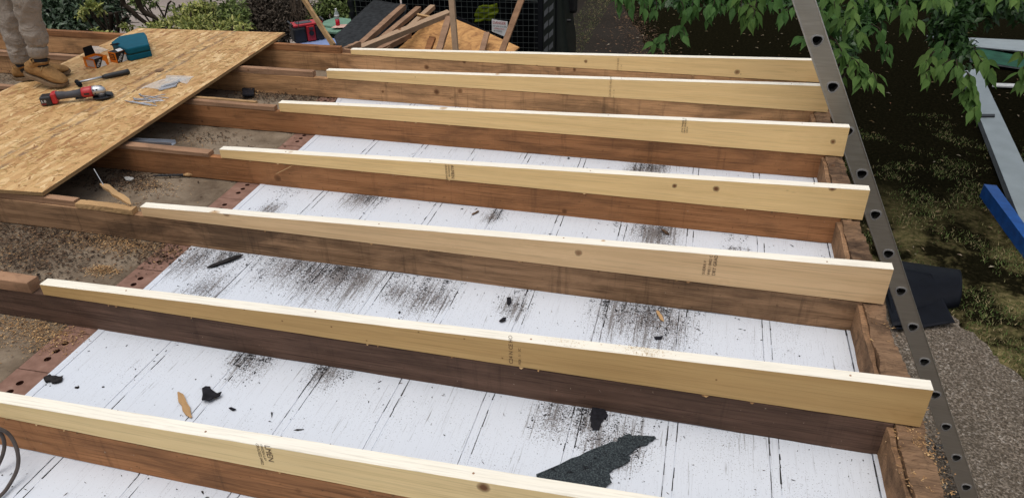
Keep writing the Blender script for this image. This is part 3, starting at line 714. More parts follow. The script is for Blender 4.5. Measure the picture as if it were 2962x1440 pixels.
for (x, y, r_) in DIRT:
    p = pz(x, y, CZ)
    jt = min([jy for jy in JY if jy > p.y] + [3.0]) - 0.02
    sx_ = [p.x + rng.normal() * r_ * 0.75 for _ in range(9)]; sl = [rng.uniform(.25, 1.0) for _ in sx_]
    for _ in range(int(1700 * r_ ** 1.3 * 8)):
        if rng.rand() < .72:
            q_ = rng.randint(0, 9); X = sx_[q_] + rng.normal() * .008; Y = jt - abs(rng.normal()) * (jt - p.y + r_) * .62 * sl[q_]
        else:
            X = p.x + rng.normal() * r_ * 0.7; Y = p.y + rng.normal() * r_ * 0.9
        if xe(Y) + 0.01 < X < 2.98 and in_bay(Y): pts.append((X, Y, CZ + 0.0004))
for _ in range(6500):
    X = rng.uniform(0.2, 2.97); Y = rng.uniform(-1.3, 2.95)
    if xe(Y) + 0.01 < X and in_bay(Y) and (mnoise.noise(Vector((X * 2.3, Y * 1.6, 5))) + 0.55 > rng.rand() * 1.1): pts.append((X, Y, CZ + 0.0004))
chips('felt_crumbs', pts, 0.0006, 0.0034, CRUMB, seed=2, elong=2.2, label='black felt crumbs and grit scattered over the white ceiling')
pts = []
for _ in range(230):
    X = rng.uniform(0.25, 2.95); Y = rng.uniform(-1.1, 2.9)
    if in_bay(Y, .03): pts.append((X, Y, CZ + 0.0006))
chips('felt_flakes', pts, 0.003, 0.009, CRUMB, seed=3, elong=2.6, label='larger black felt flakes on the white ceiling')
# thin straw-like splinters
v = []; f = []
for _ in range(260):
    X = rng.uniform(0.28, 2.95); Y = rng.uniform(-1.2, 2.9)
    if not in_bay(Y, .03): continue
    a = rng.uniform(0, 3.14); L = rng.uniform(.006, .022); w = .0009; i0 = len(v); dx, dy = math.cos(a), math.sin(a)
    v += [(X - dx*L/2, Y - dy*L/2, CZ + .001), (X - dy*w, Y + dx*w, CZ + .0012), (X + dx*L/2, Y + dy*L/2, CZ + .0025), (X + dy*w, Y - dx*w, CZ + .0012), (X, Y, CZ + .0035)]
    f += [(i0, i0+3, i0+4), (i0+3, i0+2, i0+4), (i0+2, i0+1, i0+4), (i0+1, i0, i0+4)]
tag(mk('fine_splinters', v, f, BARK), 'fine brown wood splinters on the white ceiling', 'debris', kind='stuff')
# left bays: bark, sawdust, crumbs
def heap(pts, cx, cy, sx, sy, n, h=0.0):
    for _ in range(int(n * 2.4)):
        gx, gy = rng.normal(), rng.normal(); X = cx + gx * sx; Y = cy + gy * sy
        if X < xe(Y) + 0.05 - 0.1 * rng.rand() and in_bay(Y): pts.append((X, Y, CZ + 0.001 + h * math.exp(-(gx*gx + gy*gy) / 1.2) * rng.rand()))
bark = []; saw = []
for _ in range(5200):
    X = rng.uniform(-3.0, 0.12); Y = rng.uniform(-1.2, 2.9)
    if in_bay(Y) and mnoise.noise(Vector((X * 3, Y * 4, 1.))) + 0.35 > rng.rand(): (bark if rng.rand() < .6 else saw).append((X, Y, CZ + 0.001))
def P2(x, y): p = pz(x, y, CZ); return p.x, p.y
for (x, y, sx, sy, n, h, w) in ((60, 610, .22, .10, 1500, .02, 0), (90, 660, .16, .09, 800, .012, 0), (250, 600, .16, .05, 900, .012, 1), (330, 620, .14, .04, 700, .01, 1), (260, 680, .035, .02, 500, .02, 1),
        (60, 815, .12, .06, 1100, .012, 1), (130, 850, .09, .05, 500, .006, 1), (330, 430, .10, .05, 500, .01, 0), (300, 460, .12, .05, 500, .01, 0), (390, 470, .1, .05, 300, .01, 1), (310, 525, .08, .04, 300, .015, 1),
        (470, 355, .12, .05, 260, .01, 1), (520, 345, .15, .05, 200, .006, 0), (680, 240, .16, .08, 900, .02, 0), (640, 235, .1, .06, 300, .03, 1), (760, 245, .16, .04, 400, .01, 0), (30, 640, .1, .1, 400, .01, 1),
        (180, 590, .3, .04, 700, .02, 0), (20, 190, .3, .16, 900, .05, 0), (-20, 220, .3, .1, 500, .04, 0), (400, 640, .12, .06, 400, .005, 0)):
    cx, cy = P2(x, y); heap(saw if w else bark, cx, cy, sx, sy, n, h)
chips('bark_debris', bark, 0.0009, 0.0075, BARK, seed=5, elong=2.2, h=.5, label='dark rotten wood and felt debris in the bays left of the brick wall')
chips('sawdust', saw, 0.0008, 0.0042, SAWDUST, seed=6, elong=2.4, h=.5, label='orange brown sawdust and chips in the bays left of the brick wall')
pts = []
for _ in range(1500):
    Y = rng.uniform(-1.2, 2.6); X = rng.uniform(2.995, 3.085)
    if mnoise.noise(Vector((X * 9, Y * 4, 8.))) > 0.0: pts.append((X, Y, -0.006 + rng.uniform(-.004, .004)))
for _ in range(1600): pts.append((3.045 + rng.normal() * .028, -0.16 + rng.normal() * .10, -0.004))
chips('beam_sawdust', pts, 0.0008, 0.0038, SAWDUST, seed=9, elong=3, h=.5, label='orange sawdust lying on top of the rotten beam')
pts = []
for (x, y, n, s1) in ((1620, 880, 260, .035), (1420, 862, 110, .035), (1560, 880, 60, .08)):
    p = py(x, y, JY[5])
    for _ in range(n):
        X = p.x + rng.normal() * s1; Y = rng.uniform(-.019, .019)
        pts.append((X, Y, HL[5] + (HR[5] - HL[5]) * (X - XL[5]) / (XR[5] - XL[5]) + 0.0006))
chips('timber_sawdust', pts, 0.0006, 0.0024, PALEDUST, seed=10, elong=2, h=.5, label='patch of sawdust on top of the second nearest new timber')
# orange shavings caught along the upper edge of the old joists
v = []; f = []
for k in range(7):
    for _ in range(12):
        X = rng.uniform(XL[k] + .05, 2.9); L = rng.uniform(.004, .02); h = rng.uniform(.0008, .0035); y = JY[k] - FWD/2 - rng.uniform(.0, .002); i0 = len(v)
        v += [(X, y, .0025), (X + L, y, .0028), (X + L * .6, y - .003, -h), (X + L * .2, y - .002, -h * .6)]; f.append((i0, i0+1, i0+2, i0+3))
tag(mk('edge_shavings', v, f, SAWDUST), 'thin torn wood shavings under the new timbers', 'debris', kind='stuff')

# felt scraps
def scrap(name, pix, z, th, mat, label, jag=0.0025, sub=3, curl=0.006, cat='felt scrap'):
    pts = [pz(x, y, z) for x, y in pix]; r = np.random.RandomState(len(pix)); out = []
    for i in range(len(pts)):
        p, q_ = pts[i], pts[(i+1) % len(pts)]
        for k in range(sub): w_ = p.lerp(q_, k / sub); out.append((w_.x + r.uniform(-jag, jag), w_.y + r.uniform(-jag, jag)))
    bm = bmesh.new(); vs = [bm.verts.new((x, y, z)) for x, y in out]; fc = bm.faces.new(vs)
    bmesh.ops.triangulate(bm, faces=[fc]); bmesh.ops.subdivide_edges(bm, edges=[e for e in bm.edges if e.calc_length() > 0.03], cuts=2, use_grid_fill=False)
    bmesh.ops.triangulate(bm, faces=bm.faces)
    for v_ in bm.verts: v_.co.z += curl * (0.5 + 0.5 * mnoise.noise(Vector((v_.co.x * 14, v_.co.y * 14, 3.))))
    ex = bmesh.ops.extrude_face_region(bm, geom=bm.faces[:])
    for g_ in ex['geom']:
        if isinstance(g_, bmesh.types.BMVert): g_.co.z += th
    bmesh.ops.recalc_face_normals(bm, faces=bm.faces)
    me = bpy.data.meshes.new(name); bm.to_mesh(me); bm.free(); me.materials.append(mat)
    o = bpy.data.objects.new(name, me); COL.objects.link(o); return tag(o, label, cat)
R7 = lambda L: [((1480 + x / 3.478) / 1.1503, (1080 + y / 3.478) / 1.1503) for x, y in L]
scrap('felt_piece', R7([(250,1025),(600,865),(820,775),(1000,700),(1060,690),(1060,668),(1190,612),(1215,638),(1270,628),(1400,645),(1448,640),(1440,665),(1360,718),(1280,742),(1210,795),(1160,832),(1190,848),(1190,885),(1120,935),(1010,978),(980,1012),(992,1060),(1002,1098),(960,1140),(900,1230),(300,1170)]), CZ + 0.002, 0.0035, FELT, 'large torn grey black roofing felt piece on the white ceiling, bottom centre')
scrap('felt_piece', R7([(805,335),(925,350),(965,430),(915,485),(885,572),(820,578),(795,530),(792,430)]), CZ + 0.002, 0.003, FELTD, 'black felt scrap against the second nearest joist, above the large torn piece')
R5 = lambda L: [((x / 3.478) / 1.1503, (1080 + y / 3.478) / 1.1503) for x, y in L]
scrap('felt_piece', R5([(2040,165),(2075,145),(2115,150),(2145,192),(2195,218),(2232,203),(2225,238),(2150,272),(2110,298),(2035,285),(2048,232)]), CZ + 0.004, 0.004, FELTD, 'small three cornered black felt scrap beside the pale wood sliver', sub=2, jag=.0012, curl=.012)
scrap('felt_piece', R5([(2300,350),(2330,343),(2380,366),(2340,378)]), CZ + 0.002, 0.003, FELTD, 'tiny oval black felt scrap right of the three cornered one', sub=2, jag=.0008, curl=.004)
R6 = lambda L: [((740 + x / 3.478) / 1.1503, (720 + y / 3.478) / 1.1503) for x, y in L]
scrap('felt_piece', R6([(2525,505),(2565,495),(2572,540),(2548,572),(2528,555)]), CZ + 0.002, 0.004, FELTD, 'small upright black felt chip in the middle of the third nearest bay', sub=2, jag=.0008)
scrap('felt_piece', R6([(2448,735),(2490,700),(2520,705),(2515,730),(2465,742)]), CZ + 0.002, 0.004, FELTD, 'small black felt chip lying just above the second nearest timber', sub=2, jag=.0008)
R3_ = lambda L: [((1480 + x / 3.478) / 1.1503, (720 + y / 3.478) / 1.1503) for x, y in L]
scrap('felt_piece', R3_([(1432,892),(1500,888),(1522,882),(1508,908),(1445,912)]), CZ + 0.002, 0.004, FELTD, 'flat black felt chip right of the dirtiest patch, near the sawdust', sub=2, jag=.0008)
scrap('felt_piece', [(610,232),(622,224),(641,226),(640,246),(612,248)], CZ + 0.004, 0.012, FELTD, 'lump of black felt in the debris behind the third joist', sub=3, jag=.003, curl=.02)
scrap('clear_scrap', [(312,448),(325,446),(338,450),(330,456),(318,455)], CZ + 0.012, 0.003, BAG, 'crumpled scrap of clear plastic in the debris of the middle bay', cat='plastic scrap', curl=.01)

# ------------------------------------------------------------------ chipboard (OSB) sheet
A = Vector((-0.500, 0.600, 0.058)); B = Vector((-0.697, 3.195, 0.070)); Lb = (B - A).length
yv = (B - A).normalized(); xv = Vector((yv.y, -yv.x, 0)).normalized() * -1; zv = yv.cross(-xv).normalized() * 1
if zv.z < 0: zv = -zv
o = thing('chipboard_sheet', (0,0,0), 'tan strand chipboard sheet laid over the joists, upper left, tools on it', 'board')
xw = 1.22
def osb_solid(name, mat, z0, z1):
    nx, ny = 12, 26; v = []; f = []
    for z in (z0, z1):
        for j in range(ny + 1):
            for i in range(nx + 1):
                sag = 0.0
                v.append((xw * i / nx, Lb * j / ny, z + sag))
    N_ = (nx+1) * (ny+1); top = lambda i, j: N_ + j*(nx+1) + i; bot = lambda i, j: j*(nx+1) + i
    for j in range(ny):
        for i in range(nx): f.append((top(i,j), top(i+1,j), top(i+1,j+1), top(i,j+1))); f.append((bot(i,j), bot(i,j+1), bot(i+1,j+1), bot(i+1,j)))
    for j in range(ny): f.append((bot(0,j), top(0,j), top(0,j+1), bot(0,j+1))); f.append((bot(nx,j), bot(nx,j+1), top(nx,j+1), top(nx,j)))
    for i in range(nx): f.append((bot(i,0), bot(i+1,0), top(i+1,0), top(i,0))); f.append((bot(i,ny), top(i,ny), top(i+1,ny), bot(i+1,ny)))
    idx = [0] * (2 * nx * ny) + [1] * (2 * ny + 2 * nx)
    return recalc(mk(name, v, f, None, o, mats=[mat, OSBEDGE], midx=idx))
OM = Matrix((xv, yv, zv)).transposed().to_4x4(); OM.translation = A
o.matrix_world = OM
osb_solid('board', OSB, -0.018, 0.0)
# loose proud flakes on the surface
v = []; f = []
for _ in range(2400):
    X = rng.uniform(.03, 1.19); Y = rng.uniform(.03, Lb - .03); a = rng.normal() * .5 + (0.2 if rng.rand() < .5 else 1.9); L = rng.uniform(.008, .024); w = rng.uniform(.002, .006); dx, dy = math.cos(a), math.sin(a); i0 = len(v); h = rng.uniform(.0006, .002)
    v += [(X - dx*L - dy*w, Y - dy*L + dx*w, .0004), (X + dx*L - dy*w*.5, Y + dy*L + dx*w*.5, .0004), (X + dx*L*.9 + dy*w, Y + dy*L*.9 - dx*w, h), (X - dx*L + dy*w, Y - dy*L - dx*w, h)]
    f.append((i0+3, i0+2, i0+1, i0))
FLAKE = isl('osb_flake', [(0.0, (0.28,0.14,0.055)), (0.3, (0.42,0.26,0.10)), (0.8, (0.52,0.35,0.15)), (1.0, (0.64,0.47,0.24))], 0.6)
tag(mk('surface_strands', v, f, FLAKE, o), kind='stuff')
OZ = 0.0645
def on_osb(x, y, h=0.0):
    v = ray(x, y); n_ = zv; t = (A + n_ * h - CP).dot(n_) / v.dot(n_); return CP + v * t

# ------------------------------------------------------------------ things on the sheet
def frame(origin, xdir, up=Vector((0,0,1))):
    x = Vector(xdir); x = (x - up * x.dot(up)).normalized(); y = up.cross(x); M = Matrix((x, y, up)).transposed().to_4x4(); M.translation = origin; return M
# angle grinder: local x from the battery to the head
p0 = on_osb(132, 262, 0.0); p1 = on_osb(268, 247, 0.0)
gm = frame(p0, p1 - p0, zv); L = (p1 - p0).length
g = thing('angle_grinder', (0,0,0), 'red and black cordless angle grinder lying on the chipboard by the boot', 'angle grinder', mat=gm)
s_ = L / 0.31
def sc(pts): return [tuple(c_ * s_ for c_ in p) for p in pts]
MB().tube(sc([(0.035,0,0.052),(0.06,0,0.048),(0.10,0,0.047),(0.15,0,0.048),(0.19,0,0.05)]), [0.026*s_,0.025*s_,0.022*s_,0.024*s_,0.029*s_], 16).build('handle', GREYP, g, smooth=True)
MB().tube(sc([(0.185,0,0.05),(0.20,0,0.051),(0.235,0,0.053),(0.247,0,0.053)]), [0.0295*s_,0.033*s_,0.0335*s_,0.031*s_], 18).build('motor_housing', REDP, g, smooth=True)
MB().box(.185*s_, .236*s_, -.035*s_, -.030*s_, .040*s_, .060*s_).build('red_badge', REDP, g)
MB().box(.20*s_, .23*s_, -.0375*s_, -.0355*s_, .045*s_, .055*s_).build('badge_stripe', BLACK, g)
MB().box(.14*s_, .20*s_, -.020*s_, -.003*s_, .016*s_, .026*s_).build('paddle_switch', BLACK, g, bevel=.003)
hd = MB().tube(sc([(0.245,0,0.054),(0.262,0,0.055),(0.285,0,0.054),(0.305,0,0.05),(0.318,0,0.046)]), [0.030*s_,0.031*s_,0.029*s_,0.024*s_,0.012*s_], 14).build('gear_head', STEEL, g, smooth=True)
MB().cyl((.289*s_, 0), .022*s_, .018*s_, .050*s_, 16, .026*s_).build('spindle_collar', GALV, g, smooth=True)
for (dx, dz) in ((.256, .068), (.275, .068), (.262, .045)):
    MB().tube(sc([(dx, -.032, dz), (dx, -.026, dz)]), .0045*s_, 8).build('gear_screw', BLACK, g)
MB().cyl((.292*s_, 0), .057*s_, .0135*s_, .0165*s_, 36).build('cutting_disc', BLACK, g)
gd = MB(); nn = 20; ring = []
for i in range(nn + 1):
    a = math.pi * (-.15 + 1.3 * i / nn); ring.append((math.cos(a), math.sin(a)))
v = []; f = []
for (rr, z) in ((.024, .028), (.060, .026), (.063, .014)):
    v += [(.292*s_ + c_*rr*s_, -sn*rr*s_*-1, z*s_) for c_, sn in ring]
for r_ in range(2):
    for i in range(nn): f.append((r_*(nn+1)+i, r_*(nn+1)+i+1, (r_+1)*(nn+1)+i+1, (r_+1)*(nn+1)+i))
mk('disc_guard', v, f, BLACK, g, smooth=True)
bt = MB().box(-.052*s_, .012*s_, -.040*s_, .040*s_, .004*s_, .060*s_).build('battery', BLACK, g, bevel=.008)
MB().box(.010*s_, .042*s_, -.036*s_, .036*s_, .008*s_, .074*s_).build('battery_mount', REDP, g, bevel=.008)
M = Matrix(((1,0,0,-.046*s_),(0,0,-1,-.0408*s_),(0,1,0,.026*s_),(0,0,0,1))); text_mesh('5.0', .024*s_, WHITEP, bt, M, name='battery_print')
M = Matrix(((1,0,0,-.046*s_),(0,0,-1,-.0408*s_),(0,1,0,.012*s_),(0,0,0,1))); text_mesh('RED', .014*s_, REDP, bt, M, name='battery_print')
MB().tube(sc([(.262,.03,.05),(.262,.075,.045),(.262,.14,.03)]), [.012*s_, .015*s_, .013*s_], 12).build('side_handle', BLACK, g, smooth=True)

# hammer
a = on_osb(186, 210, 0.018); b = on_osb(325, 180, 0.018)
hm = thing('claw_hammer', (0,0,0), 'black gripped hammer lying behind the angle grinder', 'hammer', mat=frame(a - zv * 0.018, b - a, zv)); L = (b - a).length
MB().tube([(0.03,0,.018),(L*.52,0,.018)], .0075, 10).build('shaft', STEEL, hm, smooth=True)
MB().tube([(L*.50,0,.018),(L*.56,0,.018),(L*.7,0,.018),(L*.9,0,.018),(L*.98,0,.018),(L,0,.018)], [.010,.0155,.016,.0165,.018,.013], 14).build('grip', BLACK, hm, smooth=True)
MB().tube([(.02,-.055,.018),(.02,-.035,.018),(.02,-.02,.018),(.02,.02,.018),(.025,.05,.014),(.04,.085,.006)], [.015,.015,.011,.012,.010,.004], 12).build('head', TRUCKD, hm, smooth=True)

# two screw boxes
def screw_box(c0, c1, c2, h, label, opened):
    P0 = on_osb(*c0); P1 = on_osb(*c1); P2_ = on_osb(*c2); M = frame(P0, P1 - P0, zv); w = (P1 - P0).length * 1.0
    d = abs((P2_ - P0).dot(M.col[1].to_3d())); d = max(d, .075); w = max(w, .09)
    t = thing('screw_box', (0,0,0), label, 'screw box', 'orange and black screw boxes', mat=M)
    if opened:
        MB().box(0, w, 0, .001, 0, h).box(0, w, d - .001, d, 0, h).box(0, .001, .001, d - .001, 0, h).box(w - .001, w, .001, d - .001, 0, h).box(.001, w-.001, .001, d-.001, 0, .001).build('carton', CARDO, t)
        MB().add([(.02,d,h),(w,d,h),(w,d+.012,h+.055),(.03,d+.012,h+.055)], [(0,1,2,3),(3,2,1,0)]).build('lid_flap', CARDK, t)
        MB().add([(0,0,h),(0,d,h),(-.035,d,h+.02),(-.03,0,h+.016)], [(0,1,2,3),(3,2,1,0)]).build('side_flap', CARDO, t)
        for i in range(14): MB().tube([(.012 + .006*i, .015, h*.7), (.014 + .0055*i, d - .02, h*.72 + .004*(i % 3))], .0022, 5).build('screw', GALV, t)
        MB().box(-.0012, -.0002, .012, d * .75, .006, h * .82).build('carton_window', BAG, t)
    else:
        MB().box(0, w, 0, d, 0, h).build('carton', CARDO, t)
        MB().box(.002, w-.002, .002, d-.002, h, h + .0008).build('lid_print', CARDK, t)
        MB().add([(w*.25,d*.1,h+.0012),(w*.6,d*.1,h+.0012),(w*.8,d*.9,h+.0012),(w*.45,d*.9,h+.0012)], [(0,1,2,3)]).build('lid_label', CARDW, t)
        MB().box(-.0014, -.0004, d * .2, d * .9, h * .28, h * .85).build('side_print', CARDK, t)
        for i in range(3): MB().box(-.0022, -.0016, d * .28, d * .82, h * (.36 + .16 * i), h * (.43 + .16 * i)).build('side_stripe', CARDO, t)
    # front print: black wedge, white wedge
    e = -.0008
    MB().add([(0,e,0),(w*.28,e,0),(w*.70,e,h),(0,e,h)], [(0,1,2,3)]).build('front_black', CARDK, t)
    MB().add([(w*.28,e,0),(w*.80,e,0),(w*.74,e,h*.45),(w*.56,e,h*.66)], [(0,1,2,3)]).build('front_white', CARDW, t)
    th = math.atan2(h, w * .42)
    M2 = Matrix(((math.cos(th), -math.sin(th), 0, w*.16), (0, 0, -1, -.0022), (math.sin(th), math.cos(th), 0, h*.02), (0,0,0,1)))
    text_mesh('TIMco', h * .40, WHITEP, t, M2, name='box_print', squash=.82)
    return t
screw_box((297,160), (333.5,148), (279.5,156), .070, 'closed orange and black screw box in front of the teal case', False)
screw_box((243.5,173), (275,162), (224,165), .062, 'open orange and black screw box with raised flap, left of the closed one', True)

# teal tool case
pt = [on_osb(x, y, .085) for x, y in ((279,107),(298,92),(352,82.5),(363,81.5),(368,88),(375,112),(318.5,124))]
o_ = on_osb(328, 104, 0); M = frame(o_, (pt[5] - pt[6]), zv); Mi = M.inverted(); poly = [(Mi @ (p - zv * .085)).to_2d() for p in pt]
area = sum(poly[i].x * poly[(i+1) % 7].y - poly[(i+1) % 7].x * poly[i].y for i in range(7))
if area < 0: poly = poly[::-1]
cx = sum((p for p in poly), Vector((0,0))) / 7
tc = thing('tool_case', (0,0,0), 'teal plastic power tool case lying closed on the chipboard', 'tool case', mat=M)
shr = lambda q_, k: [cx + (p - cx) * k for p in q_]
MB().prism(poly, .001, .040).build('lower_shell', TEAL, tc, bevel=.006)
MB().prism(shr(poly, .985), .0405, .044).build('seam', BINDARK, tc)
MB().prism(poly, .0445, .086).build('upper_shell', TEAL, tc, bevel=.009)
lp = Mi @ on_osb(291, 112, .086)
MB().box(lp.x - .030, lp.x + .022, lp.y - .022, lp.y - .012, .0862, .0885).box(lp.x - .034, lp.x + .018, lp.y - .005, lp.y + .004, .0862, .0885).box(lp.x - .030, lp.x + .022, lp.y + .010, lp.y + .018, .0862, .0885).box(lp.x+.012, lp.x+.0215, lp.y-.0088, lp.y-.0042, .0862,.0885).build('handle_recess', TRUCKD, tc)

# clear bags and screws
def bag(pix, h, label, fill=None, res=14):
    c = [on_osb(x, y, .002) for x, y in pix]; v = []; f = []
    for j in range(res + 1):
        for i in range(res + 1):
            u, w = i / res, j / res; p = c[0].lerp(c[1], u).lerp(c[3].lerp(c[2], u), w)
            e = math.sin(math.pi * u) * math.sin(math.pi * w); nz = mnoise.fractal(p * 22, .8, 2.1, 4)
            v.append(p + zv * (e ** .5 * h + e * nz * h * .8 + .001) + Vector((nz, -nz, 0)) * .012)
    for j in range(res):
        for i in range(res): a = j*(res+1)+i; f.append((a, a+1, a+res+2, a+res+1))
    ctr = sum(c, Vector()) / 4
    t = thing('plastic_bag', ctr, label, 'plastic bag'); mk('film', [p - ctr for p in v], f, BAG, t, smooth=True); return t, ctr
t1, c1_ = bag(((352,222), (402,224), (482,197), (430,196)), .022, 'clear plastic bag of long galvanised screws on the chipboard')
for (x0, y0, x1, y1) in ((453,201,405,218),(450,206,401,221),(446,210,405,223),(443,214,398,226),(439,218,400,228),(449,203,408,216),(441,216,404,225)):
    a = on_osb(x0, y0, .008); b = on_osb(x1, y1, .006)
    MB().tube([a - c1_, b - c1_], .0034, 6).tube([a - c1_, a - c1_ + (a - b).normalized() * .004], .007, 8).build('screw', GALV, t1)
t2, _ = bag(((415,205), (470,210), (488,193), (418,190)), .014, 'empty crumpled clear bag behind the bag of screws')
bag(((215,137), (236,141), (272,125), (230,122)), .03, 'clear bag standing behind the open screw box')
SCL = ['thin short screw lying leftmost beside the loose pile', 'lowest screw of the loose pile, nearest the board edge', 'long screw just above the lowest one in the pile', 'screw crossing the pile almost level at mid height, left part', 'screw slanting up across the top of the pile', 'screw slanting steeply down through the middle of the pile', 'topmost level screw of the pile, right side', 'screw low in the pile rising gently to the right', 'short visible screw at the right of the pile', 'screw lying flat across the lower left of the pile', 'screw pointing down right under the others in the pile']
for i, (x0, y0, x1, y1) in enumerate(((318,254,329,257), (329,257,381,266), (331,257,396,267), (338,248,411,253), (346,252,418,237), (352,238,393,262), (355,241,425,247), (349,259,416,253), (384,246,409,251), (340,251,405,255), (335,256,380,263))):
    a = on_osb(x0, y0, .004 + .004 * (i % 3)); b = on_osb(x1, y1, .004 + .003 * ((i + 1) % 3))
    if i == 0: a, b = b, on_osb(313, 253, .004)
    tag(MB().tube([a, b - (b - a).normalized() * .012, b], [.0030, .0026, .0005], 6).tube([a, a - (b - a).normalized() * .004], [.003, .0065], 8).build('loose_screw', GALV), SCL[i], 'screw', 'loose screws piled on the chipboard')
# knot mark discs on the board (bark inclusion)
scrap('board_mark', [((360 + x / 8.346) / 1.1503, (180 + y / 8.346) / 1.1503) for x, y in ((715,225),(760,185),(850,160),(960,158),(940,195),(870,235),(760,245))], OZ + .0045, .0008, OLD['grey'], 'dark oval bark strand showing in the chipboard surface', jag=.001, curl=.0, cat='wood flake')

# ------------------------------------------------------------------ ladder
LP = Vector((2.9002, 2.2037, 0.4756)); LD = Vector((0.45368, -0.03953, -0.89029)).normalized(); pitch = 0.26
LY = Vector((0, 1, 0)); LY = (LY - LD * LY.dot(LD)).normalized(); LN = LD.cross(LY).normalized()
if LN.x < 0: LN = -LN
lad = thing('ladder', LP + LD * (pitch * 12.7), 'aluminium ladder leaning on the right edge of the roof', 'ladder')
li = Matrix.Translation(-lad.location)
def dloop(cx, cy, r):
    out = []
    for i in range(18):
        a = 2 * math.pi * i / 18; rr = r * (1 + .10 * math.cos(3 * (a - math.pi / 2)) )
        out.append((cx + rr * math.cos(a), cy + rr * math.sin(a)))
    return out
RWW = 0.104
for side, yo in (('near', 0.0), ('far', 0.40)):
    cells = []
    for n_ in range(-3, 13):
        d0 = pitch * (n_ - .5); d1 = pitch * (n_ + .5)
        if n_ == 12: d1 = pitch * 12.7
        cells.append((d0, d1, -RWW/2, RWW/2, [(d + pitch * n_, c_) for d, c_ in dloop(0, 0, .0235)]))
    v, f, pit = cell_holes(cells, 0, 0, .05)
    org = LP + LY * yo - lad.location
    vv = [org + LD * a + LN * b - LY * c_ for a, b, c_ in v]
    idx = [0] * len(f)
    for i in pit: idx[i] = 1
    # rail body behind the perforated face
    d0, d1 = -3.5 * pitch, 12.7 * pitch; n0 = len(vv)
    for d in (d0, d1):
        for b, c_ in ((-RWW/2, 0), (-RWW/2, .028), (-RWW/2+.003, .028), (-RWW/2+.003, .003), (RWW/2-.003, .003), (RWW/2-.003, .028), (RWW/2, .028), (RWW/2, 0)): vv.append(org + LD * d + LN * b + LY * c_)
    for k in (0, 1, 2, 4, 5, 6): f.append((n0+k, n0+k+1, n0+8+k+1, n0+8+k)); idx.append(0)
    mk('side_rail', vv, f, None, lad, mats=[ALU, HOLE], midx=idx)
    rg = MB()
    for b in (-RWW/2 + .004, RWW/2 - .004): rg.tube([org + LD * d0 + LN * b - LY * .001, org + LD * d1 + LN * b - LY * .001], .0032, 6)
    if side == 'near': tag(rg.build('edge_bead', ALU, lad), kind='stuff')
rs_ = [(a, b) for a, b in dloop(0, 0, .0235)]; rs2 = [(a, b) for a, b in dloop(0, 0, .0305)]
v = []; f = []; m = 18
for (lp_, c_) in ((rs_, .004), (rs2, .0035), (rs2, -.0005), (rs_, -.04)): v += [LD * a + LN * b - LY * c_ for a, b in lp_]
for r_ in range(3):
    for i in range(m): f.append((r_*m+i, r_*m+(i+1) % m, (r_+1)*m+(i+1) % m, (r_+1)*m+i))
rim = bpy.data.meshes.new('rung_rim'); rim.from_pydata([tuple(p) for p in v], [], f); rim.materials.append(plain('rim_grey', (0.24, 0.235, 0.23), 0.45)); rim.update()
v = []; f = []
for c_ in (.003, .395): v += [LD * a + LN * b + LY * c_ for a, b in dloop(0, 0, .0228)]
for i in range(m): f.append((i, (i+1) % m, m+(i+1) % m, m+i))
rung = bpy.data.meshes.new('rung'); rung.from_pydata([tuple(p) for p in v], [], f); rung.materials.append(ALU); rung.update()
for n_ in range(-3, 13):
    for nm, me in (('rung', rung),):
        r_ = bpy.data.objects.new(nm, me); COL.objects.link(r_); r_.parent = lad; r_.location = LP + LD * (pitch * n_) - lad.location
        q_ = bpy.data.objects.new('rung_rim', rim); COL.objects.link(q_); q_.parent = r_
for n_ in (10.55, 12.1):
    p = LP + LD * (pitch * n_) - LN * (RWW/2) - lad.location
    MB().tube([p, p - LN * .035 - LD * .01, p - LN * .055 + LD * .03, p - LN * .05 + LD * .07], [.006, .006, .005, .003], 6).build('hook', BLACK, lad)
    MB().tube([p + LD * .02, p - LN * .05 + LD * .02], .004, 6).build('hook', BLACK, lad)

# ------------------------------------------------------------------ person on the sheet
per = thing('person', on_osb(120, 205, 0), 'person in beige joggers and tan lace up boots standing on the chipboard', 'person')
PL = per.location.copy()
def skin_obj(name, nodes, edges_, mat, sub=2):
    me = bpy.data.meshes.new(name); me.from_pydata([tuple(Vector(n_[:3]) - PL) for n_ in nodes], edges_, []); ob = bpy.data.objects.new(name, me); COL.objects.link(ob)
    md = ob.modifiers.new('s', 'SKIN'); sb = ob.modifiers.new('u', 'SUBSURF'); sb.levels = sub; sb.render_levels = sub
    for i, n_ in enumerate(nodes):
        sv = me.skin_vertices[0].data[i]; r_ = n_[3]; sv.radius = (r_, r_) if not hasattr(r_, '__len__') else r_; sv.use_root = (i == 0)
    bpy.context.view_layer.update(); dg = bpy.context.evaluated_depsgraph_get(); ev = bpy.data.meshes.new_from_object(ob.evaluated_get(dg))
    bpy.data.objects.remove(ob); ev.name = name; ev.materials.clear(); ev.materials.append(mat); ev.polygons.foreach_set('use_smooth', np.ones(len(ev.polygons), dtype=bool))
    o = bpy.data.objects.new(name, ev); COL.objects.link(o); o.parent = per; return o
AA = py(97, 137, 1.82); BA = py(52, 152, 1.90)      # ankles
AK = Vector((AA.x + .05, AA.y + .02, AA.z + .42)); BK = Vector((BA.x + .02, BA.y + .04, BA.z + .44))
PEL = Vector((-1.72, 2.02, 1.10)); AH = PEL + Vector((.09, -.03, -.04)); BH = PEL + Vector((-.09, .03, -.04))
CH = PEL + Vector((.06, -.02, .38)); NK = PEL + Vector((.10, -.03, .56)); HDp = PEL + Vector((.16, -.05, .72))
SA = CH + Vector((.14, -.14, .10)); SB = CH + Vector((-.14, .14, .10))
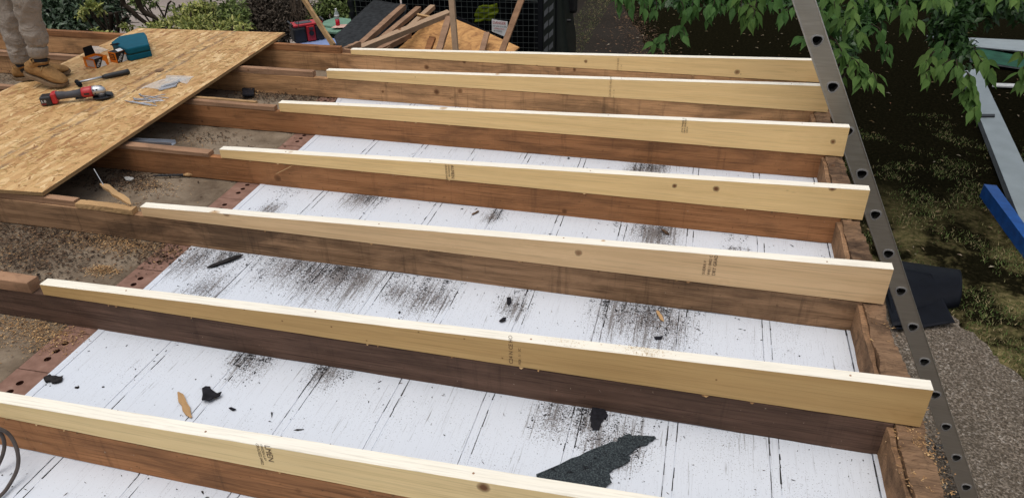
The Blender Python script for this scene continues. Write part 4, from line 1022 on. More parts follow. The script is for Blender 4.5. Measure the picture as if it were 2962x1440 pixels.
EA = SA + Vector((.07, -.06, -.28)); EB = SB + Vector((.0, .08, -.29)); WA = EA + Vector((.16, -.02, -.19)); WB = EB + Vector((.13, -.02, -.21))
body = [(*PEL, .12), (*(PEL + Vector((.03,0,.18))), .11), (*CH, .13), (*NK, .05), (*(HDp - Vector((0,0,.05))), .075), (*(HDp + Vector((.01,0,.05))), .085),
        (*AH, .08), (*AK, .05), (*AA, .034), (*BH, .08), (*BK, .05), (*BA, .034),
        (*SA, .05), (*EA, .038), (*WA, .026), (*SB, .05), (*EB, .038), (*WB, .026)]
be = [(0,1),(1,2),(2,3),(3,4),(4,5),(0,6),(6,7),(7,8),(0,9),(9,10),(10,11),(2,12),(12,13),(13,14),(2,15),(15,16),(16,17)]
for w_i, W_ in ((14, WA), (17, WB)):
    dirn = Vector((.55, 0, -.8)).normalized(); sd2 = Vector((0, 1, 0)); n0 = len(body)
    body.append((*(W_ + dirn * .05), .024)); be.append((w_i, n0))
    for k, ln in enumerate((.07, .078, .073, .058)):
        b0_ = W_ + dirn * .085 + sd2 * (k - 1.5) * .020; i1 = len(body)
        body.append((*b0_, .009)); body.append((*(b0_ + dirn * ln * .55), .008)); body.append((*(b0_ + dirn * ln * .9 + Vector((-.012,0,-.008))), .007)); be += [(n0, i1), (i1, i1+1), (i1+1, i1+2)]
    i1 = len(body); tb = W_ + dirn * .04 - sd2 * .032; body.append((*tb, .010)); body.append((*(tb + dirn * .04 - sd2 * .012), .0085)); be += [(n0, i1), (i1, i1+1)]
skin_obj('body', body, be, SKIN, 1)
def legline(h, k_, a, r):
    return [(*h, r[0]), (*h.lerp(k_, .55), r[1]), (*k_, r[2]), (*(k_.lerp(a, .3) + Vector((-.012, 0, 0))), r[3]), (*k_.lerp(a, .62), r[4]), (*k_.lerp(a, .82), r[5]), (*k_.lerp(a, .875), r[6]), (*(a.lerp(k_, -.02)), r[6] * .96)]
rl = (.105, .105, .083, .083, .072, .066, .056)
nl = [(*(PEL + Vector((0,0,.10))), .125), (*PEL, .135)]; ed = [(0, 1)]
for h, k_, a in ((AH, AK, AA), (BH, BK, BA)):
    s0 = len(nl); nl += legline(h, k_, a, rl); ed += [(1, s0)] + [(s0+i, s0+i+1) for i in range(7)]
jg = skin_obj('joggers', nl, ed, JOGGER, 3)
for vt in jg.data.vertices:
    p = vt.co; nz = mnoise.fractal(Vector((p.x * 9, p.y * 9, p.z * 14)), .8, 2.2, 3); vt.co += vt.normal * nz * .018
for a, k_ in ((AA, AK), (BA, BK)):   # ribbed cuffs
    pts_ = [a.lerp(k_, t) for t in (-.035, .0, .05, .10, .125)]
    MB().tube([p - PL for p in pts_], [.047, .054, .056, .058, .052], 24).build('cuff', JOGGER, per, smooth=True)
skin_obj('hoodie', [(*(PEL + Vector((0,0,.06))), .14), (*(PEL + Vector((.03,0,.2))), .14), (*CH, .155), (*NK, .07), (*SA, .07), (*EA, .055), (*WA.lerp(EA, .1), .042), (*SB, .07), (*EB, .055), (*WB.lerp(EB, .1), .042)],
         [(0,1),(1,2),(2,3),(2,4),(4,5),(5,6),(2,7),(7,8),(8,9)], HOOD, 2)
hr = []
for j in range(9):
    for i in range(16):
        th = math.pi * .5 * j / 8 * 1.15; ph = 2 * math.pi * i / 16; hr.append(HDp - PL + Vector((.01 - .012, 0, .045)) + Vector((math.sin(th) * math.cos(ph) * .098, math.sin(th) * math.sin(ph) * .09, math.cos(th) * .10)))
mk('hair', hr, [(j*16+i, j*16+(i+1) % 16, (j+1)*16+(i+1) % 16, (j+1)*16+i) for j in range(8) for i in range(16)], HAIR, per, smooth=True)
fc = HDp - PL; MB().tube([fc + Vector((.08,-.02,.02)), fc + Vector((.105,-.025,-.01)), fc + Vector((.085,-.02,-.018))], [.009,.013,.008], 8).build('nose', SKIN, per, smooth=True)
for sy in (-.035, .03): MB().tube([fc + Vector((.075, sy - .02, .02)), fc + Vector((.087, sy - .02, .02))], .010, 8).build('eye', WHITEP, per, smooth=True)
MB().tube([fc + Vector((.078,-.045,-.045)), fc + Vector((.088,-.02,-.047)), fc + Vector((.078,.008,-.045))], [.004,.006,.004], 6).build('mouth', REDINK, per, smooth=True)
for sy in (-.085, .085): MB().tube([fc + Vector((0, sy, .03)), fc + Vector((-.01, sy * 1.12, .01)), fc + Vector((0, sy, -.02))], [.008,.013,.007], 8).build('ear', SKIN, per, smooth=True)

def boot(heel, toe, ankle, label):
    """heel, toe: sole points; sections along the foot, ankle shaft on top"""
    x = (toe - heel); Lf = x.length; x.normalize(); up = Vector((0,0,1)); up = (up - x * up.dot(x)).normalized(); y = up.cross(x)
    # sections: t, half width, top height, bottom
    S_ = [(-.02,.026,.060,.012),(.04,.036,.085,.004),(.14,.043,.112,.0),(.28,.044,.124,.0),(.42,.046,.118,.003),(.55,.049,.098,.002),(.70,.052,.078,.0),(.84,.049,.066,.002),(.94,.039,.052,.008),(1.0,.020,.032,.014)]
    n = 16; v = []; f = []
    for t, hw, ht, bz in S_:
        for k in range(n):
            a = 2 * math.pi * k / n; cy = math.cos(a); sz = math.sin(a)
            yy = hw * (abs(cy) ** .75) * (1 if cy > 0 else -1); zz = bz + .014 + (ht - bz - .014) * (.5 + .5 * (abs(sz) ** .8) * (1 if sz > 0 else -1))
            if zz > .06: yy *= 1 - (zz - .06) * 4
            v.append(heel + x * (t * Lf) + y * yy + up * zz - PL)
    m_ = len(S_)
    for i in range(m_ - 1):
        for k in range(n): f.append((i*n+k, i*n+(k+1) % n, (i+1)*n+(k+1) % n, (i+1)*n+k))
    f.append(tuple(range(n))); f.append(tuple((m_-1)*n + k for k in reversed(range(n))))
    b = recalc(mk('boot', v, f, SUEDE, per, smooth=True)); b['label'] = label
    sbm = b.modifiers.new('s', 'SUBSURF'); sbm.levels = 1; sbm.render_levels = 1
    # shaft
    base = heel + x * (.19 * Lf) + up * .075; topc = ankle - (ankle - base).normalized() * .0 ; v = []; f = []
    for i in range(6):
        t = i / 5; c_ = base.lerp(topc, t); rx = .058 - .010 * t + (.006 if i >= 4 else 0); ry = .043 + .004 * t
        for k in range(n):
            a = 2 * math.pi * k / n; wr = 1 + .03 * math.sin(a * 5 + i * 2)
            v.append(c_ + x * math.cos(a) * rx * wr + y * math.sin(a) * ry * wr + up * (.012 * math.cos(a) if i == 5 else 0) - PL)
    for i in range(5):
        for k in range(n): f.append((i*n+k, i*n+(k+1) % n, (i+1)*n+(k+1) % n, (i+1)*n+k))
    for k in range(n): v.append(Vector(v[5*n+k]) + (base - topc).normalized() * .05 - (Vector(v[5*n+k]) - (topc - PL)) * .12)
    for k in range(n): f.append((5*n+k, 5*n+(k+1) % n, 6*n+(k+1) % n, 6*n+k))
    mk('ankle_collar', v, f, SUEDE, b, smooth=True)
    # sole
    v = []; o2 = [(t, hw + .005) for t, hw, _, _ in S_]
    lo = [(t, h) for t, h in o2] + [(t, -h) for t, h in reversed(o2)]
    vb = [heel + x * (t * Lf) + y * h + up * (.0 + (.010 if t > .9 or t < 0 else 0)) - PL for t, h in lo]; vt_ = [p + up * .017 for p in vb]; nn_ = len(vb)
    f = [tuple(range(nn_)), tuple(reversed(range(nn_, 2*nn_)))] + [(i, (i+1) % nn_, nn_ + (i+1) % nn_, nn_ + i) for i in range(nn_)]
    recalc(mk('sole', vb + vt_, f, SOLE, b))
    # laces and eyelets along the instep
    lc = []
    for j in range(6):
        t = .36 + .045 * j; ht = .130 - .0100 * j if j > 0 else .134; c_ = heel + x * (t * Lf) + up * ht
        if j < 1: c_ = base.lerp(topc, .45) + x * .052
        for s2 in (-1, 1): lc.append([c_ + y * (.020 * s2) - up * .004, c_ + up * .006, c_ - y * (.020 * s2) + x * .016 - up * .006])
    for q_ in lc: MB().tube([p - PL for p in q_], .0038, 6).build('lace', LACE, b, smooth=True)
    k0 = base.lerp(topc, .3) + x * .062
    for s2 in (-1, 1):
        MB().tube([p - PL for p in (k0, k0 + y * .028 * s2 + up * .012, k0 + y * .045 * s2 - up * .012, k0 + y * .02 * s2 - up * .012, k0)], .0028, 6).build('lace', LACE, b, smooth=True)
        MB().tube([p - PL for p in (k0, k0 + y * .02 * s2 - up * .03 + x * .01, k0 + y * .03 * s2 - up * .06 + x * .018)], .0026, 6).build('lace', LACE, b, smooth=True)
    return b
bA0 = Vector((-1.690, 1.815, .140)); bA1 = on_osb(168, 219, .004)
boot(bA0, bA1, AA + Vector((0,0,-.035)), 'front tan boot, heel lifted, toe by the grinder')
bB0 = Vector((-1.865, 1.870, .074)); bB1 = Vector((-1.600, 2.045, .072))
boot(bB0, bB1, BA + Vector((0,0,-.03)), 'rear tan boot, darker heel')
for a, bb in ((AA, bA0), (BA, bB0)):
    MB().tube([a + Vector((0,0,.03)) - PL, a + Vector((0,0,-.03)) - PL, a + Vector((.0,0,-.07)) - PL], [.040, .036, .034], 16).build('sock', SOCK, per, smooth=True)

# ------------------------------------------------------------------ cable bottom left
def smooth_pts(P, n=10):
    out = []
    for i in range(len(P) - 1):
        p0 = P[max(i-1, 0)]; p1 = P[i]; p2 = P[i+1]; p3 = P[min(i+2, len(P)-1)]
        for k in range(n):
            t = k / n; out.append(.5 * ((2*p1) + (p2-p0)*t + (2*p0-5*p1+4*p2-p3)*t*t + (3*p1-p0-3*p2+p3)*t**3))
    out.append(P[-1]); return out
c = [Vector(p) for p in (pz(-90, 1105, .06), pz(-30, 1075, .05), pz(5, 1080, .03), pz(28, 1098, .0), pz(44, 1135, -.04), pz(44, 1175, -.08), pz(25, 1215, -.11), pz(0, 1246, -.118), pz(-60, 1290, -.12))]
o = thing('power_cable', c[0], 'dark brown rubber cable looping over the nearest joist, bottom left corner', 'cable')
MB().tube([p - c[0] for p in smooth_pts(c)], .0056, 10).build('loop', CABLE, o, smooth=True)
c2_ = [Vector(p) for p in (pz(-90, 1120, .06), pz(-20, 1080, .04), pz(2, 1090, .0), pz(11, 1115, -.05), pz(6, 1145, -.08), pz(-10, 1180, -.115))]
MB().tube([p - c[0] for p in smooth_pts(c2_)], .0056, 10).build('loop', CABLE, o, smooth=True)

# ------------------------------------------------------------------ black rubber sheet on the ground
def patch(name, mat, parent, corners, hf, org, nu=24, nv=16, warp=0.0):
    c = [pz(x, y, G + .025) for x, y in corners]; v = []; f = []
    for j in range(nv + 1):
        for i in range(nu + 1):
            u, w = i / nu, j / nv; p = c[0].lerp(c[1], u).lerp(c[3].lerp(c[2], u), w); p.z = G + .03 + hf(u, w); v.append(p - org)
    for j in range(nv):
        for i in range(nu): a = j*(nu+1)+i; f.append((a, a+1, a+nu+2, a+nu+1))
    o = mk(name, v, f, mat, parent, smooth=True); s2 = o.modifiers.new('s', 'SOLIDIFY'); s2.thickness = .004; return o
org = pz(2320, 780, G)
o = thing('rubber_sheet', org, 'folded black rubber sheet lying on the concrete behind the ladder', 'rubber sheet')
patch('rolled_fold', RUBBER, o, ((2246,660),(2404,690),(2411,772),(2260,800)), lambda u, w: .14 * math.sqrt(max(0, 1 - (2 * w - 1) ** 2)) * (.85 + .15 * u), org)
patch('front_flap', RUBBER, o, ((2210,690),(2330,722),(2398,822),(2250,836)), lambda u, w: .03 + .13 * (1 - w) ** 1.3 * (.35 + .65 * u) + .012 * math.sin(u * 5 + w * 3), org)
patch('left_flap', RUBBER, o, ((2195,600),(2246,630),(2300,830),(2240,834)), lambda u, w: .04 + .02 * math.sin(w * 7 + u * 3), org)

# ------------------------------------------------------------------ boards on the ground, right
def slab(name, pix, z0, th, mats_, label, cat, ext=0.0):
    pts = [pz(x, y, z0 + th) for x, y in pix]
    o = thing(name, pts[0] - Vector((0,0,th)), label, cat); q_ = [(p - pts[0]).to_2d() for p in pts]
    ar = sum(q_[i].x * q_[(i+1) % len(q_)].y - q_[(i+1) % len(q_)].x * q_[i].y for i in range(len(q_)))
    if ar < 0: q_ = q_[::-1]
    MB().prism(q_, 0.0, th - .003).build('core', mats_[1], o); MB().prism(q_, th - .0028, th).build('face', mats_[0], o); return o
wb = slab('fascia_board', ((2418,180),(2462,172),(2660,590),(2600,640)), G + .03, .09, (GREYBOARD, GREYEDGE), 'long grey white fascia board lying on the dark ground at the right edge', 'board')
slab('board_clip', ((2452,287),(2502,287),(2502,292.5),(2452,292.5)), G + .122, .02, (BLACK, BLACK), 'short black bar lying across the long grey board', 'bar')
slab('blue_pack', ((2474,463),(2506,466),(2640,650),(2600,632)), G + .0, .16, (BLUEP, BLUEP), 'long bright blue wrapped pack lying beside the grey board', 'pack')
slab('green_board', ((2440,118),(2700,165),(2700,190),(2440,152)), G + .05, .03, (GREENB, GREYEDGE), 'green painted board lying far right among the leaves', 'board')
slab('white_sheet_board', ((2330,90),(2600,103),(2600,132),(2440,117)), G + .085, .02, (GREYBOARD, GREYEDGE), 'pale grey board lying behind the green board, far right', 'board')
slab('white_strip', ((2496,209),(2640,214),(2640,222),(2496,216)), G + .03, .02, (CARDW, CARDW), 'thin white strip lying across to the right edge', 'strip')

# ------------------------------------------------------------------ truck with mesh body
TY = 6.0
pl = py(893, 60, TY); pr = py(1352, 60, TY); xl_, xr_ = pl.x, pr.x
tk = thing('cage_truck', ((xl_ + xr_) / 2, TY, G), 'dark green black truck with wire mesh rear, parked behind the roof', 'truck'); TO = tk.location.copy()
def tb(name, mat, x0, x1, y0, y1, z0, z1, bevel=0.01, parent=None):
    return MB().box(x0 - TO.x, x1 - TO.x, y0 - TO.y, y1 - TO.y, z0 - TO.z, z1 - TO.z).build(name, mat, parent or tk, bevel=bevel)
ztop = 0.5; zbed = -0.95
tb('bed_floor', TRUCKD, xl_, xr_, TY + .02, TY + 1.30, -1.5, -1.4)
tb('tailgate', TRUCK, xl_ + .05, xr_ - .05, TY - .02, TY + .03, -1.5, zbed)
tb('inner_side', TRUCKD, xl_, xl_ + .03, TY + .05, TY + 1.30, -1.4, ztop)
tb('inner_side', TRUCKD, xr_ - .05, xr_, TY + .05, TY + 1.30, -1.4, ztop)
tb('bulkhead', TRUCKD, xl_ + .04, xr_ - .06, TY + 1.31, TY + 1.35, -1.4, ztop)
tb('roof_bar', TRUCK, xl_, xr_, TY, TY + .06, ztop, ztop + .06)
tb('roof_panel', TRUCKD, xl_, xr_, TY + .07, TY + 1.30, ztop, ztop + .04)
tb('corner_post', TRUCK, xl_ - .05, xl_ - .001, TY, TY + .06, -1.5, ztop + .06)
for i in range(8): tb('post_rib', TRUCKD, xl_ - .058, xl_ - .004, TY - .012, TY - .001, -.8 + i * .12, -.74 + i * .12, .003)
xs_ = [xr_ + .001, xr_ + .06, xr_ + .19, xr_ + .27]
tb('corner_post', TRUCKD, xs_[0], xs_[1], TY, TY + .06, -1.6, ztop + .06)
ps = tb('striped_panel', TRUCK, xs_[1] + .001, xs_[2], TY - .01, TY + .05, -1.6, ztop + .06)
STRIPE = plain('dull_reflective', (0.10, 0.105, 0.11), 0.6)
# reflective chevrons in two columns
for i in range(9):
    for cidx in (0, 1):
        z = -.86 + i * .135 + cidx * .045; x0 = xs_[1] + .012 + cidx * .055; x1 = x0 + .045
        if i > 5 and cidx == 0 and i % 2: continue
        MB().add([(x0 - TO.x, TY - .0125 - TO.y, z - TO.z), (x1 - TO.x, TY - .0125 - TO.y, z + .05 - TO.z), (x1 - TO.x, TY - .0125 - TO.y, z + .11 - TO.z), (x0 - TO.x, TY - .0125 - TO.y, z + .06 - TO.z)], [(0,1,2,3)]).build('reflective_stripe', STRIPE, ps)
# flared flank: curved body side running forward
v = []; f = []; rows = [(-1.9, .16), (-1.5, .20), (-1.15, .21), (-.95, .20), (-.75, .15), (-.45, .10), (-.1, .08), (.4, .05)]
ysd = [TY + .02, TY + .3, TY + .6, TY + .9, TY + 1.2]
for yy in ysd:
    for z, o_x in rows: v.append((xs_[2] + o_x * .72 - TO.x - (yy - TY) * .10, yy - TO.y, z - TO.z))
m = len(rows)
for i in range(len(ysd) - 1):
    for k in range(m - 1): f.append((i*m+k, (i+1)*m+k, (i+1)*m+k+1, i*m+k+1))
n0 = len(v)
for z, _ in rows: v.append((xs_[2] - TO.x, TY + .02 - TO.y, z - TO.z))
for k in range(m - 1): f.append((k, k+1, n0+k+1, n0+k))
recalc(mk('body_side', v, f, TRUCK, tk, smooth=True))
tb('door_seam', TRUCKD, xs_[2] + .004, xs_[2] + .012, TY + .004, TY + .019, -1.6, .4, 0)
w = thing; 
whl = MB().tube([(xs_[2] + .03 - TO.x, TY + .62 - TO.y, -2.12 - TO.z), (xs_[2] - .20 - TO.x, TY + .62 - TO.y, -2.12 - TO.z)], .37, 28).build('wheel', TYRE, tk, bevel=.02)
MB().tube([(xs_[2] + .035 - TO.x, TY + .62 - TO.y, -2.12 - TO.z), (xs_[2] + .02 - TO.x, TY + .62 - TO.y, -2.12 - TO.z)], .19, 20).build('rim', ALURIM, whl)
whl = MB().tube([(xl_ - TO.x, TY + .62 - TO.y, -2.12 - TO.z), (xl_ + .22 - TO.x, TY + .62 - TO.y, -2.12 - TO.z)], .37, 28).build('wheel', TYRE, tk, bevel=.02)
for yy in (TY + 2.4,):
    for x0 in (xl_, xs_[2] - .65): MB().tube([(x0 - TO.x, yy - TO.y, -2.12 - TO.z), (x0 + .21 - TO.x, yy - TO.y, -2.12 - TO.z)], .37, 28).build('wheel', TYRE, tk, bevel=.02)
# cab
cb = tb('cab', TRUCK, xl_ + .1, xs_[2] - .42, TY + 1.4, TY + 3.0, -1.75, .05, .12)
tb('windscreen', BLACK, xl_ + .2, xs_[2] - .52, TY + 3.001, TY + 3.01, -.75, -.1, 0, cb)
tb('side_window', BLACK, xs_[2] - .4195, xs_[2] - .414, TY + 1.7, TY + 2.6, -.75, -.15, 0, cb)
# mesh
MSH = MB(); step = 0.062
def wires(y0, rx, rz, x0, x1, z0, z1):
    x = x0 + step / 2
    while x < x1:
        MSH.tube([(x + rng.uniform(-.003,.003) - TO.x, y0 - TO.y, z0 - TO.z), (x + rng.uniform(-.008,.008) - TO.x, y0 - TO.y, (z0+z1)/2 - TO.z), (x + rng.uniform(-.003,.003) - TO.x, y0 - TO.y, z1 - TO.z)], .0022, 4, False); x += step
    z = z0 + step / 2
    while z < z1:
        n_ = 8; MSH.tube([(x0 + (x1-x0)*i/n_ - TO.x, y0 - .004 - TO.y, z + rng.uniform(-.005,.005) - .02 * math.sin(math.pi*i/n_) - TO.z) for i in range(n_+1)], .0024, 4, False); z += step * .98
wires(TY + .012, 0, 0, xl_, xr_, zbed, ztop)
tag(MSH.build('wire_mesh', WIRE, tk), kind='stuff')
tb('top_wire', WIRE, xl_, xr_, TY - .003, TY + .003, -.30, -.294, 0)
# sign
sp_ = [py(x, y, TY - .012) for x, y in ((1236.5,49.5),(1276,55),(1276,96),(1237,80))]
so = thing('danger_sign', sp_[0], 'white DANGER sign with red lettering fixed to the wire mesh', 'sign')
MB().add([p - sp_[0] for p in sp_] + [p - sp_[0] + Vector((0,.004,0)) for p in sp_], [(0,1,2,3),(7,6,5,4),(0,4,5,1),(1,5,6,2),(2,6,7,3),(3,7,4,0)]).build('plate', CARDW, so)
sw = (sp_[1] - sp_[0]).length; sdx = (sp_[1] - sp_[0]).normalized(); sdz = (sp_[3] - sp_[0]).normalized() * -1
def sgn(txt, sx, dz, size, mat, sq=1.0):
    M = Matrix((sdx, sdz, Vector((0,-1,0)))).transposed().to_4x4(); M.translation = sdx * sx - sdz * dz + Vector((0, -.010, 0)); text_mesh(txt, size, mat, so, M, name='sign_print', squash=sq)
sgn('DANGER', .014, .042, .044, REDINK, .80); sgn('KEEP CLEAR OF MACHINE', .012, .072, .020, TRUCKD, .68); sgn('OPERATING', .022, .098, .024, REDINK, .9); sgn('AUTHORISED', .022, .122, .019, TRUCKD, .8)
# hi-vis garment behind the mesh
p = py(1222, 34, TY + .25); v = []; f = []; n_ = 10
for j in range(n_ + 1):
    for i in range(n_ + 1):
        u, w_ = i / n_ - .5, j / n_ - .5; rr = 1 - .35 * abs(w_) ; v.append(p + Vector((u * .27 * rr + .05 * w_, .06 * mnoise.noise(Vector((u*5, w_*5, 2))), w_ * .17 + .03 * u)))
for j in range(n_):
    for i in range(n_): a = j*(n_+1)+i; f.append((a, a+1, a+n_+2, a+n_+1))
o = mk('hi_vis_vest', v, f, HIVIS, None, smooth=True); o.modifiers.new('s', 'SOLIDIFY').thickness = .02; tag(o, 'crumpled yellow green hi-vis vest behind the wire mesh', 'vest')
# mirror with arm, side marker lamp
mp = py(1437, 10, TY + .9); ma = Vector((xs_[2] - .05, TY + .9, mp.z))
mr = MB().tube([ma - TO, mp - TO], .035, 10).build('mirror_arm', BLACK, tk)
hh = .13; MB().box(mp.x - .06 - TO.x, mp.x + .07 - TO.x, mp.y - .04 - TO.y, mp.y + .04 - TO.y, mp.z - .11 - TO.z, mp.z + .28 - TO.z).build('mirror_housing', BLACK, mr, bevel=.04)
ml = py(1412, 52, TY + .5); MB().tube([Vector((xs_[2] + .08, ml.y, ml.z)) - TO, ml - TO + Vector((-.02,0,0))], .018, 10).build('marker_lamp_arm', BLACK, tk)
MB().tube([ml - TO + Vector((-.02,0,0)), ml - TO + Vector((.035,0,0))], .022, 12).build('marker_lamp', plain('dark_red_lens', (.10,.012,.01), .3), tk, smooth=True)

# ------------------------------------------------------------------ timbers, ply and felt board behind the roof
def batten(p0, p1, w, h, mat, label, up=(0,-.35,1), name='old_batten', group='old battens piled behind the roof', cat='batten'):
    """p0 upper end, p1 lower end (carried on down to the ground)"""
    d = (p1 - p0)
    o = thing(name, p1, label, cat, group); a = p0 - p1; n_ = 10; m_ = MB()
    sd_ = d.normalized().cross(Vector(up)).normalized(); u = sd_.cross(d.normalized()).normalized(); v = []; f = []
    r = np.random.RandomState(int(abs(p0.x * 1000)) % 9999)
    for i in range(n_ + 1):
        c_ = a.lerp(Vector((0,0,0)), i / n_)
        for q1, q2 in ((-1,-1),(1,-1),(1,1),(-1,1)): v.append(c_ + sd_ * (q1 * w/2 + r.uniform(-.002,.002)) + u * (q2 * h/2 + r.uniform(-.002,.002)))
    for i in range(n_):
        for k in range(4): f.append((i*4+k, i*4+(k+1) % 4, i*4+4+(k+1) % 4, i*4+4+k))
    f += [(3,2,1,0), tuple(n_*4+i for i in range(4))]
    recalc(mk('timber', v, f, mat, o)); return o
def bpx(x0, y0, x1, y1, Ya, Yb, w, h, mat, label, ext=1.0, **k):
    a = py(x0, y0, Ya); b = py(x1, y1, Yb); b = a + (b - a) * ext; batten(a, b, w, h, mat, label, **k)
bpx(1014,18,905,116,5.55,4.5,.058,.05,BATTEN,'dark old batten lying along the edge of the felt covered board', ext=1.35)
bpx(1053,22,950,108,5.6,4.6,.055,.045,BATTEN,'old batten with a leaf at its top, second of the leaning row', ext=1.4)
bpx(1088,18,1000,98,5.62,4.8,.055,.045,BATTENP,'pale old batten, third of the leaning row, reaching highest', ext=1.4)
bpx(1129,34,925,116,5.0,4.3,.060,.05,BATTENP,'long pale batten crossing low over the leaning row', ext=1.15)
bpx(1050,38,1086,46,5.05,5.0,.020,.025,LATHLIGHT,'short light split stick lying across the battens')
bpx(1030,88,958,126,4.9,4.5,.05,.05,BATTEN,'short dark batten under the long crossing one', ext=1.3)
bpx(1129,44,1104,128,4.95,4.6,.060,.035,BATTEN,'dark flat batten just left of the tall pale post', ext=1.5)
bpx(1088,96,1076,128,4.85,4.7,.060,.035,OLD['red'],'short reddish batten standing against the orange plywood', ext=3.0)
bpx(1225,84,1212,130,5.05,4.85,.052,.03,BATTEN,'short dark batten on the right half of the orange plywood', ext=3.0)
bpx(903,112,880,122,4.2,4.0,.04,.05,BATTEN,'batten end resting at the back corner of the roof', ext=1.6)
# tall uprights
a = py(1136, 0, 4.1); b = py(1146, 130, 4.0); d = (b - a); batten(a - d * 1.6, a + d * 7.6, .044, .03, BATTENP, 'tall pale grey post standing upright before the wire mesh', name='upright_post', up=(0,-1,0), cat='post', group='tall leaning posts')
a = py(1311, 0, 4.1); b = py(1262, 130, 3.9); d = (b - a); batten(a - d * 1.6, a + d * 6.5, .048, .03, LATH, 'tall brown leaning post in front of the DANGER sign', name='upright_post', up=(0,-1,0), cat='post', group='tall leaning posts')
a = py(764, 0, 3.75); b = py(838, 114, 3.25); d = (b - a); batten(a - d * 1.2, a + d * 1.02, .038, .02, OSBEDGE, 'narrow chipboard strip leaning against the roof beside the radio', name='chipboard_strip', up=(0,-1,0), cat='strip', group='tall leaning posts')
# plywood
def panel3(name, pixY, th, mat, label, cat):
    pts = [py(x, y, Y) for x, y, Y in pixY]; c0_ = pts[0]
    # best plane normal
    n_ = Vector((0,0,0))
    for i in range(len(pts)): n_ += (pts[i] - c0_).cross(pts[(i+1) % len(pts)] - c0_)
    n_.normalize();
    if n_.y > 0: n_ = -n_
    o = thing(name, c0_, label, cat); q_ = [p - c0_ - n_ * n_.dot(p - c0_) for p in pts]; q2 = [p - n_ * th for p in q_]; k = len(q_)
    recalc(mk('sheet', q_ + q2, [tuple(range(k)), tuple(reversed(range(k, 2*k)))] + [(i, (i+1) % k, k + (i+1) % k, k + i) for i in range(k)], mat, o)); return o
def yply(x, y): return 5.62 - (y - 36) * .0075
panel3('plywood_sheet', [(x, y, yply(x, y)) for x, y in ((990,142),(1003,122),(1071,58),(1129,36),(1152,50),(1223,81),(1306,119),(1268,150))], .012, PLY, 'orange stained plywood sheet leaning against the mesh truck', 'plywood')
def yfb(x, y): return 5.90 - (y) * .0100
panel3('felt_covered_board', [(x, y, yfb(x, y)) for x, y in ((846,140),(848,112),(841,97),(890,50),(940,-2),(1024,16),(1016,60),(930,140))], .02, plain('grey_felt', (.026,.028,.030), .85, .45, 25), 'grey black felt covered board leaning left of the battens', 'board')
panel3('felt_covered_board', [(x, y, 5.85) for x, y in ((1150,42),(1250,92),(1215,100),(1150,70))], .01, FELTD, 'dark strip of board behind the plywood top edge', 'board')

# ------------------------------------------------------------------ bins, radio, bottle
def wheelie(cx_, cy_, rz, lidmat, bodymat, label, htop):
    t = thing('wheelie_bin', (cx_, cy_, G), label, 'bin', 'wheelie bins behind the roof', rz=rz); H = htop - G
    v = []
    for (z, a, b) in ((.12, .22, .25), (H - .08, .28, .34)): v += [(-a,-b,z),(a,-b,z),(a,b,z),(-a,b,z)]
    bo = MB().add(v, [(3,2,1,0),(4,5,6,7),(0,1,5,4),(1,2,6,5),(2,3,7,6),(3,0,4,7)]).build('body', bodymat, t, bevel=.02)
    lid = MB().prism([(-.29,-.36),(.29,-.36),(.30,.30),(.22,.37),(-.22,.37),(-.30,.30)], H - .075, H - .03).build('lid', lidmat, t, bevel=.012)
    MB().prism([(-.24,-.20),(.24,-.20),(.22,.28),(-.22,.28)], H - .0295, H).build('lid_crown', lidmat, lid, bevel=.012)
    MB().box(-.12, .12, -.385, -.355, H - .10, H - .055).build('lid_grip', bodymat, lid, bevel=.008)
    MB().tube([(-.20,.42,H-.05),(.20,.42,H-.05)], .016, 10).build('handle_bar', bodymat, t)
    for s2 in (-1, 1): MB().tube([(s2*.24,.30,.10),(s2*.29,.30,.10)], .10, 20).build('wheel', TYRE, t)
    return t
c = pz(845, 62, G + 1.04); wheelie(c.x, c.y, rad(-12), BINGREEN, BINDARK, 'wheelie bin with pale green lid, drink bottle standing on it', G + 1.07)
bp_ = pz(850, 65, G + 1.07)
o = thing('drink_bottle', bp_, 'half full plastic bottle of red drink on the green bin lid', 'bottle')
MB().tube([(0,0,.001),(0,0,.01),(0,0,.10)], [.028,.033,.033], 18).build('drink', DRINK, o, smooth=True)
MB().tube([(0,0,.101),(0,0,.12),(0,0,.14),(0,0,.155),(0,0,.19),(0,0,.215),(0,0,.23)], [.034,.035,.034,.035,.033,.018,.013], 18).build('bottle_wall', BOTTLE, o, smooth=True)
MB().tube([(0,0,.140),(0,0,.160)], .0362, 18).build('label_band', CARDW, o, smooth=True)
MB().tube([(0,0,.231),(0,0,.255)], .016, 14).build('cap', CARDW, o)
tag(MB().prism([(-.12,-.10),(.15,-.12),(.18,.06),(-.05,.10)], 0, .002).build('flyer', PAPER, loc=bp_ + Vector((.04,-.02,.001)), rot=(0,0,.3)), 'pink and cream flyer lying under the bottle on the green lid', 'paper')
rp = pz(778, 110, G + 1.07)
c = pz(790, 108, G + 1.07); wheelie(c.x + .02, c.y - .05, rad(18), BLUELID, BINDARK, 'wheelie bin with pale blue lid under the red radio', G + 1.07)
ra = pz(733, 106, G + 1.075); rb = pz(822, 92, G + 1.075); M = frame(pz(776, 100, G + 1.075), rb - ra); L = (rb - ra).length * .86
o = thing('site_radio', (0,0,0), 'red and black jobsite radio standing on the blue bin lid', 'radio', mat=M)
h_ = .215; d_ = .24
MB().box(-L/2, -L*.08, -d_/2, d_/2, 0, h_).build('speaker_side', BLACK, o, bevel=.03)
MB().box(L*.19, L/2, -d_/2, d_/2, 0, h_).build('speaker_side', BLACK, o, bevel=.03)
MB().box(-L*.08, L*.19, -d_/2 - .006, d_/2 + .006, .004, h_ + .004).build('centre_panel', REDP, o, bevel=.012)
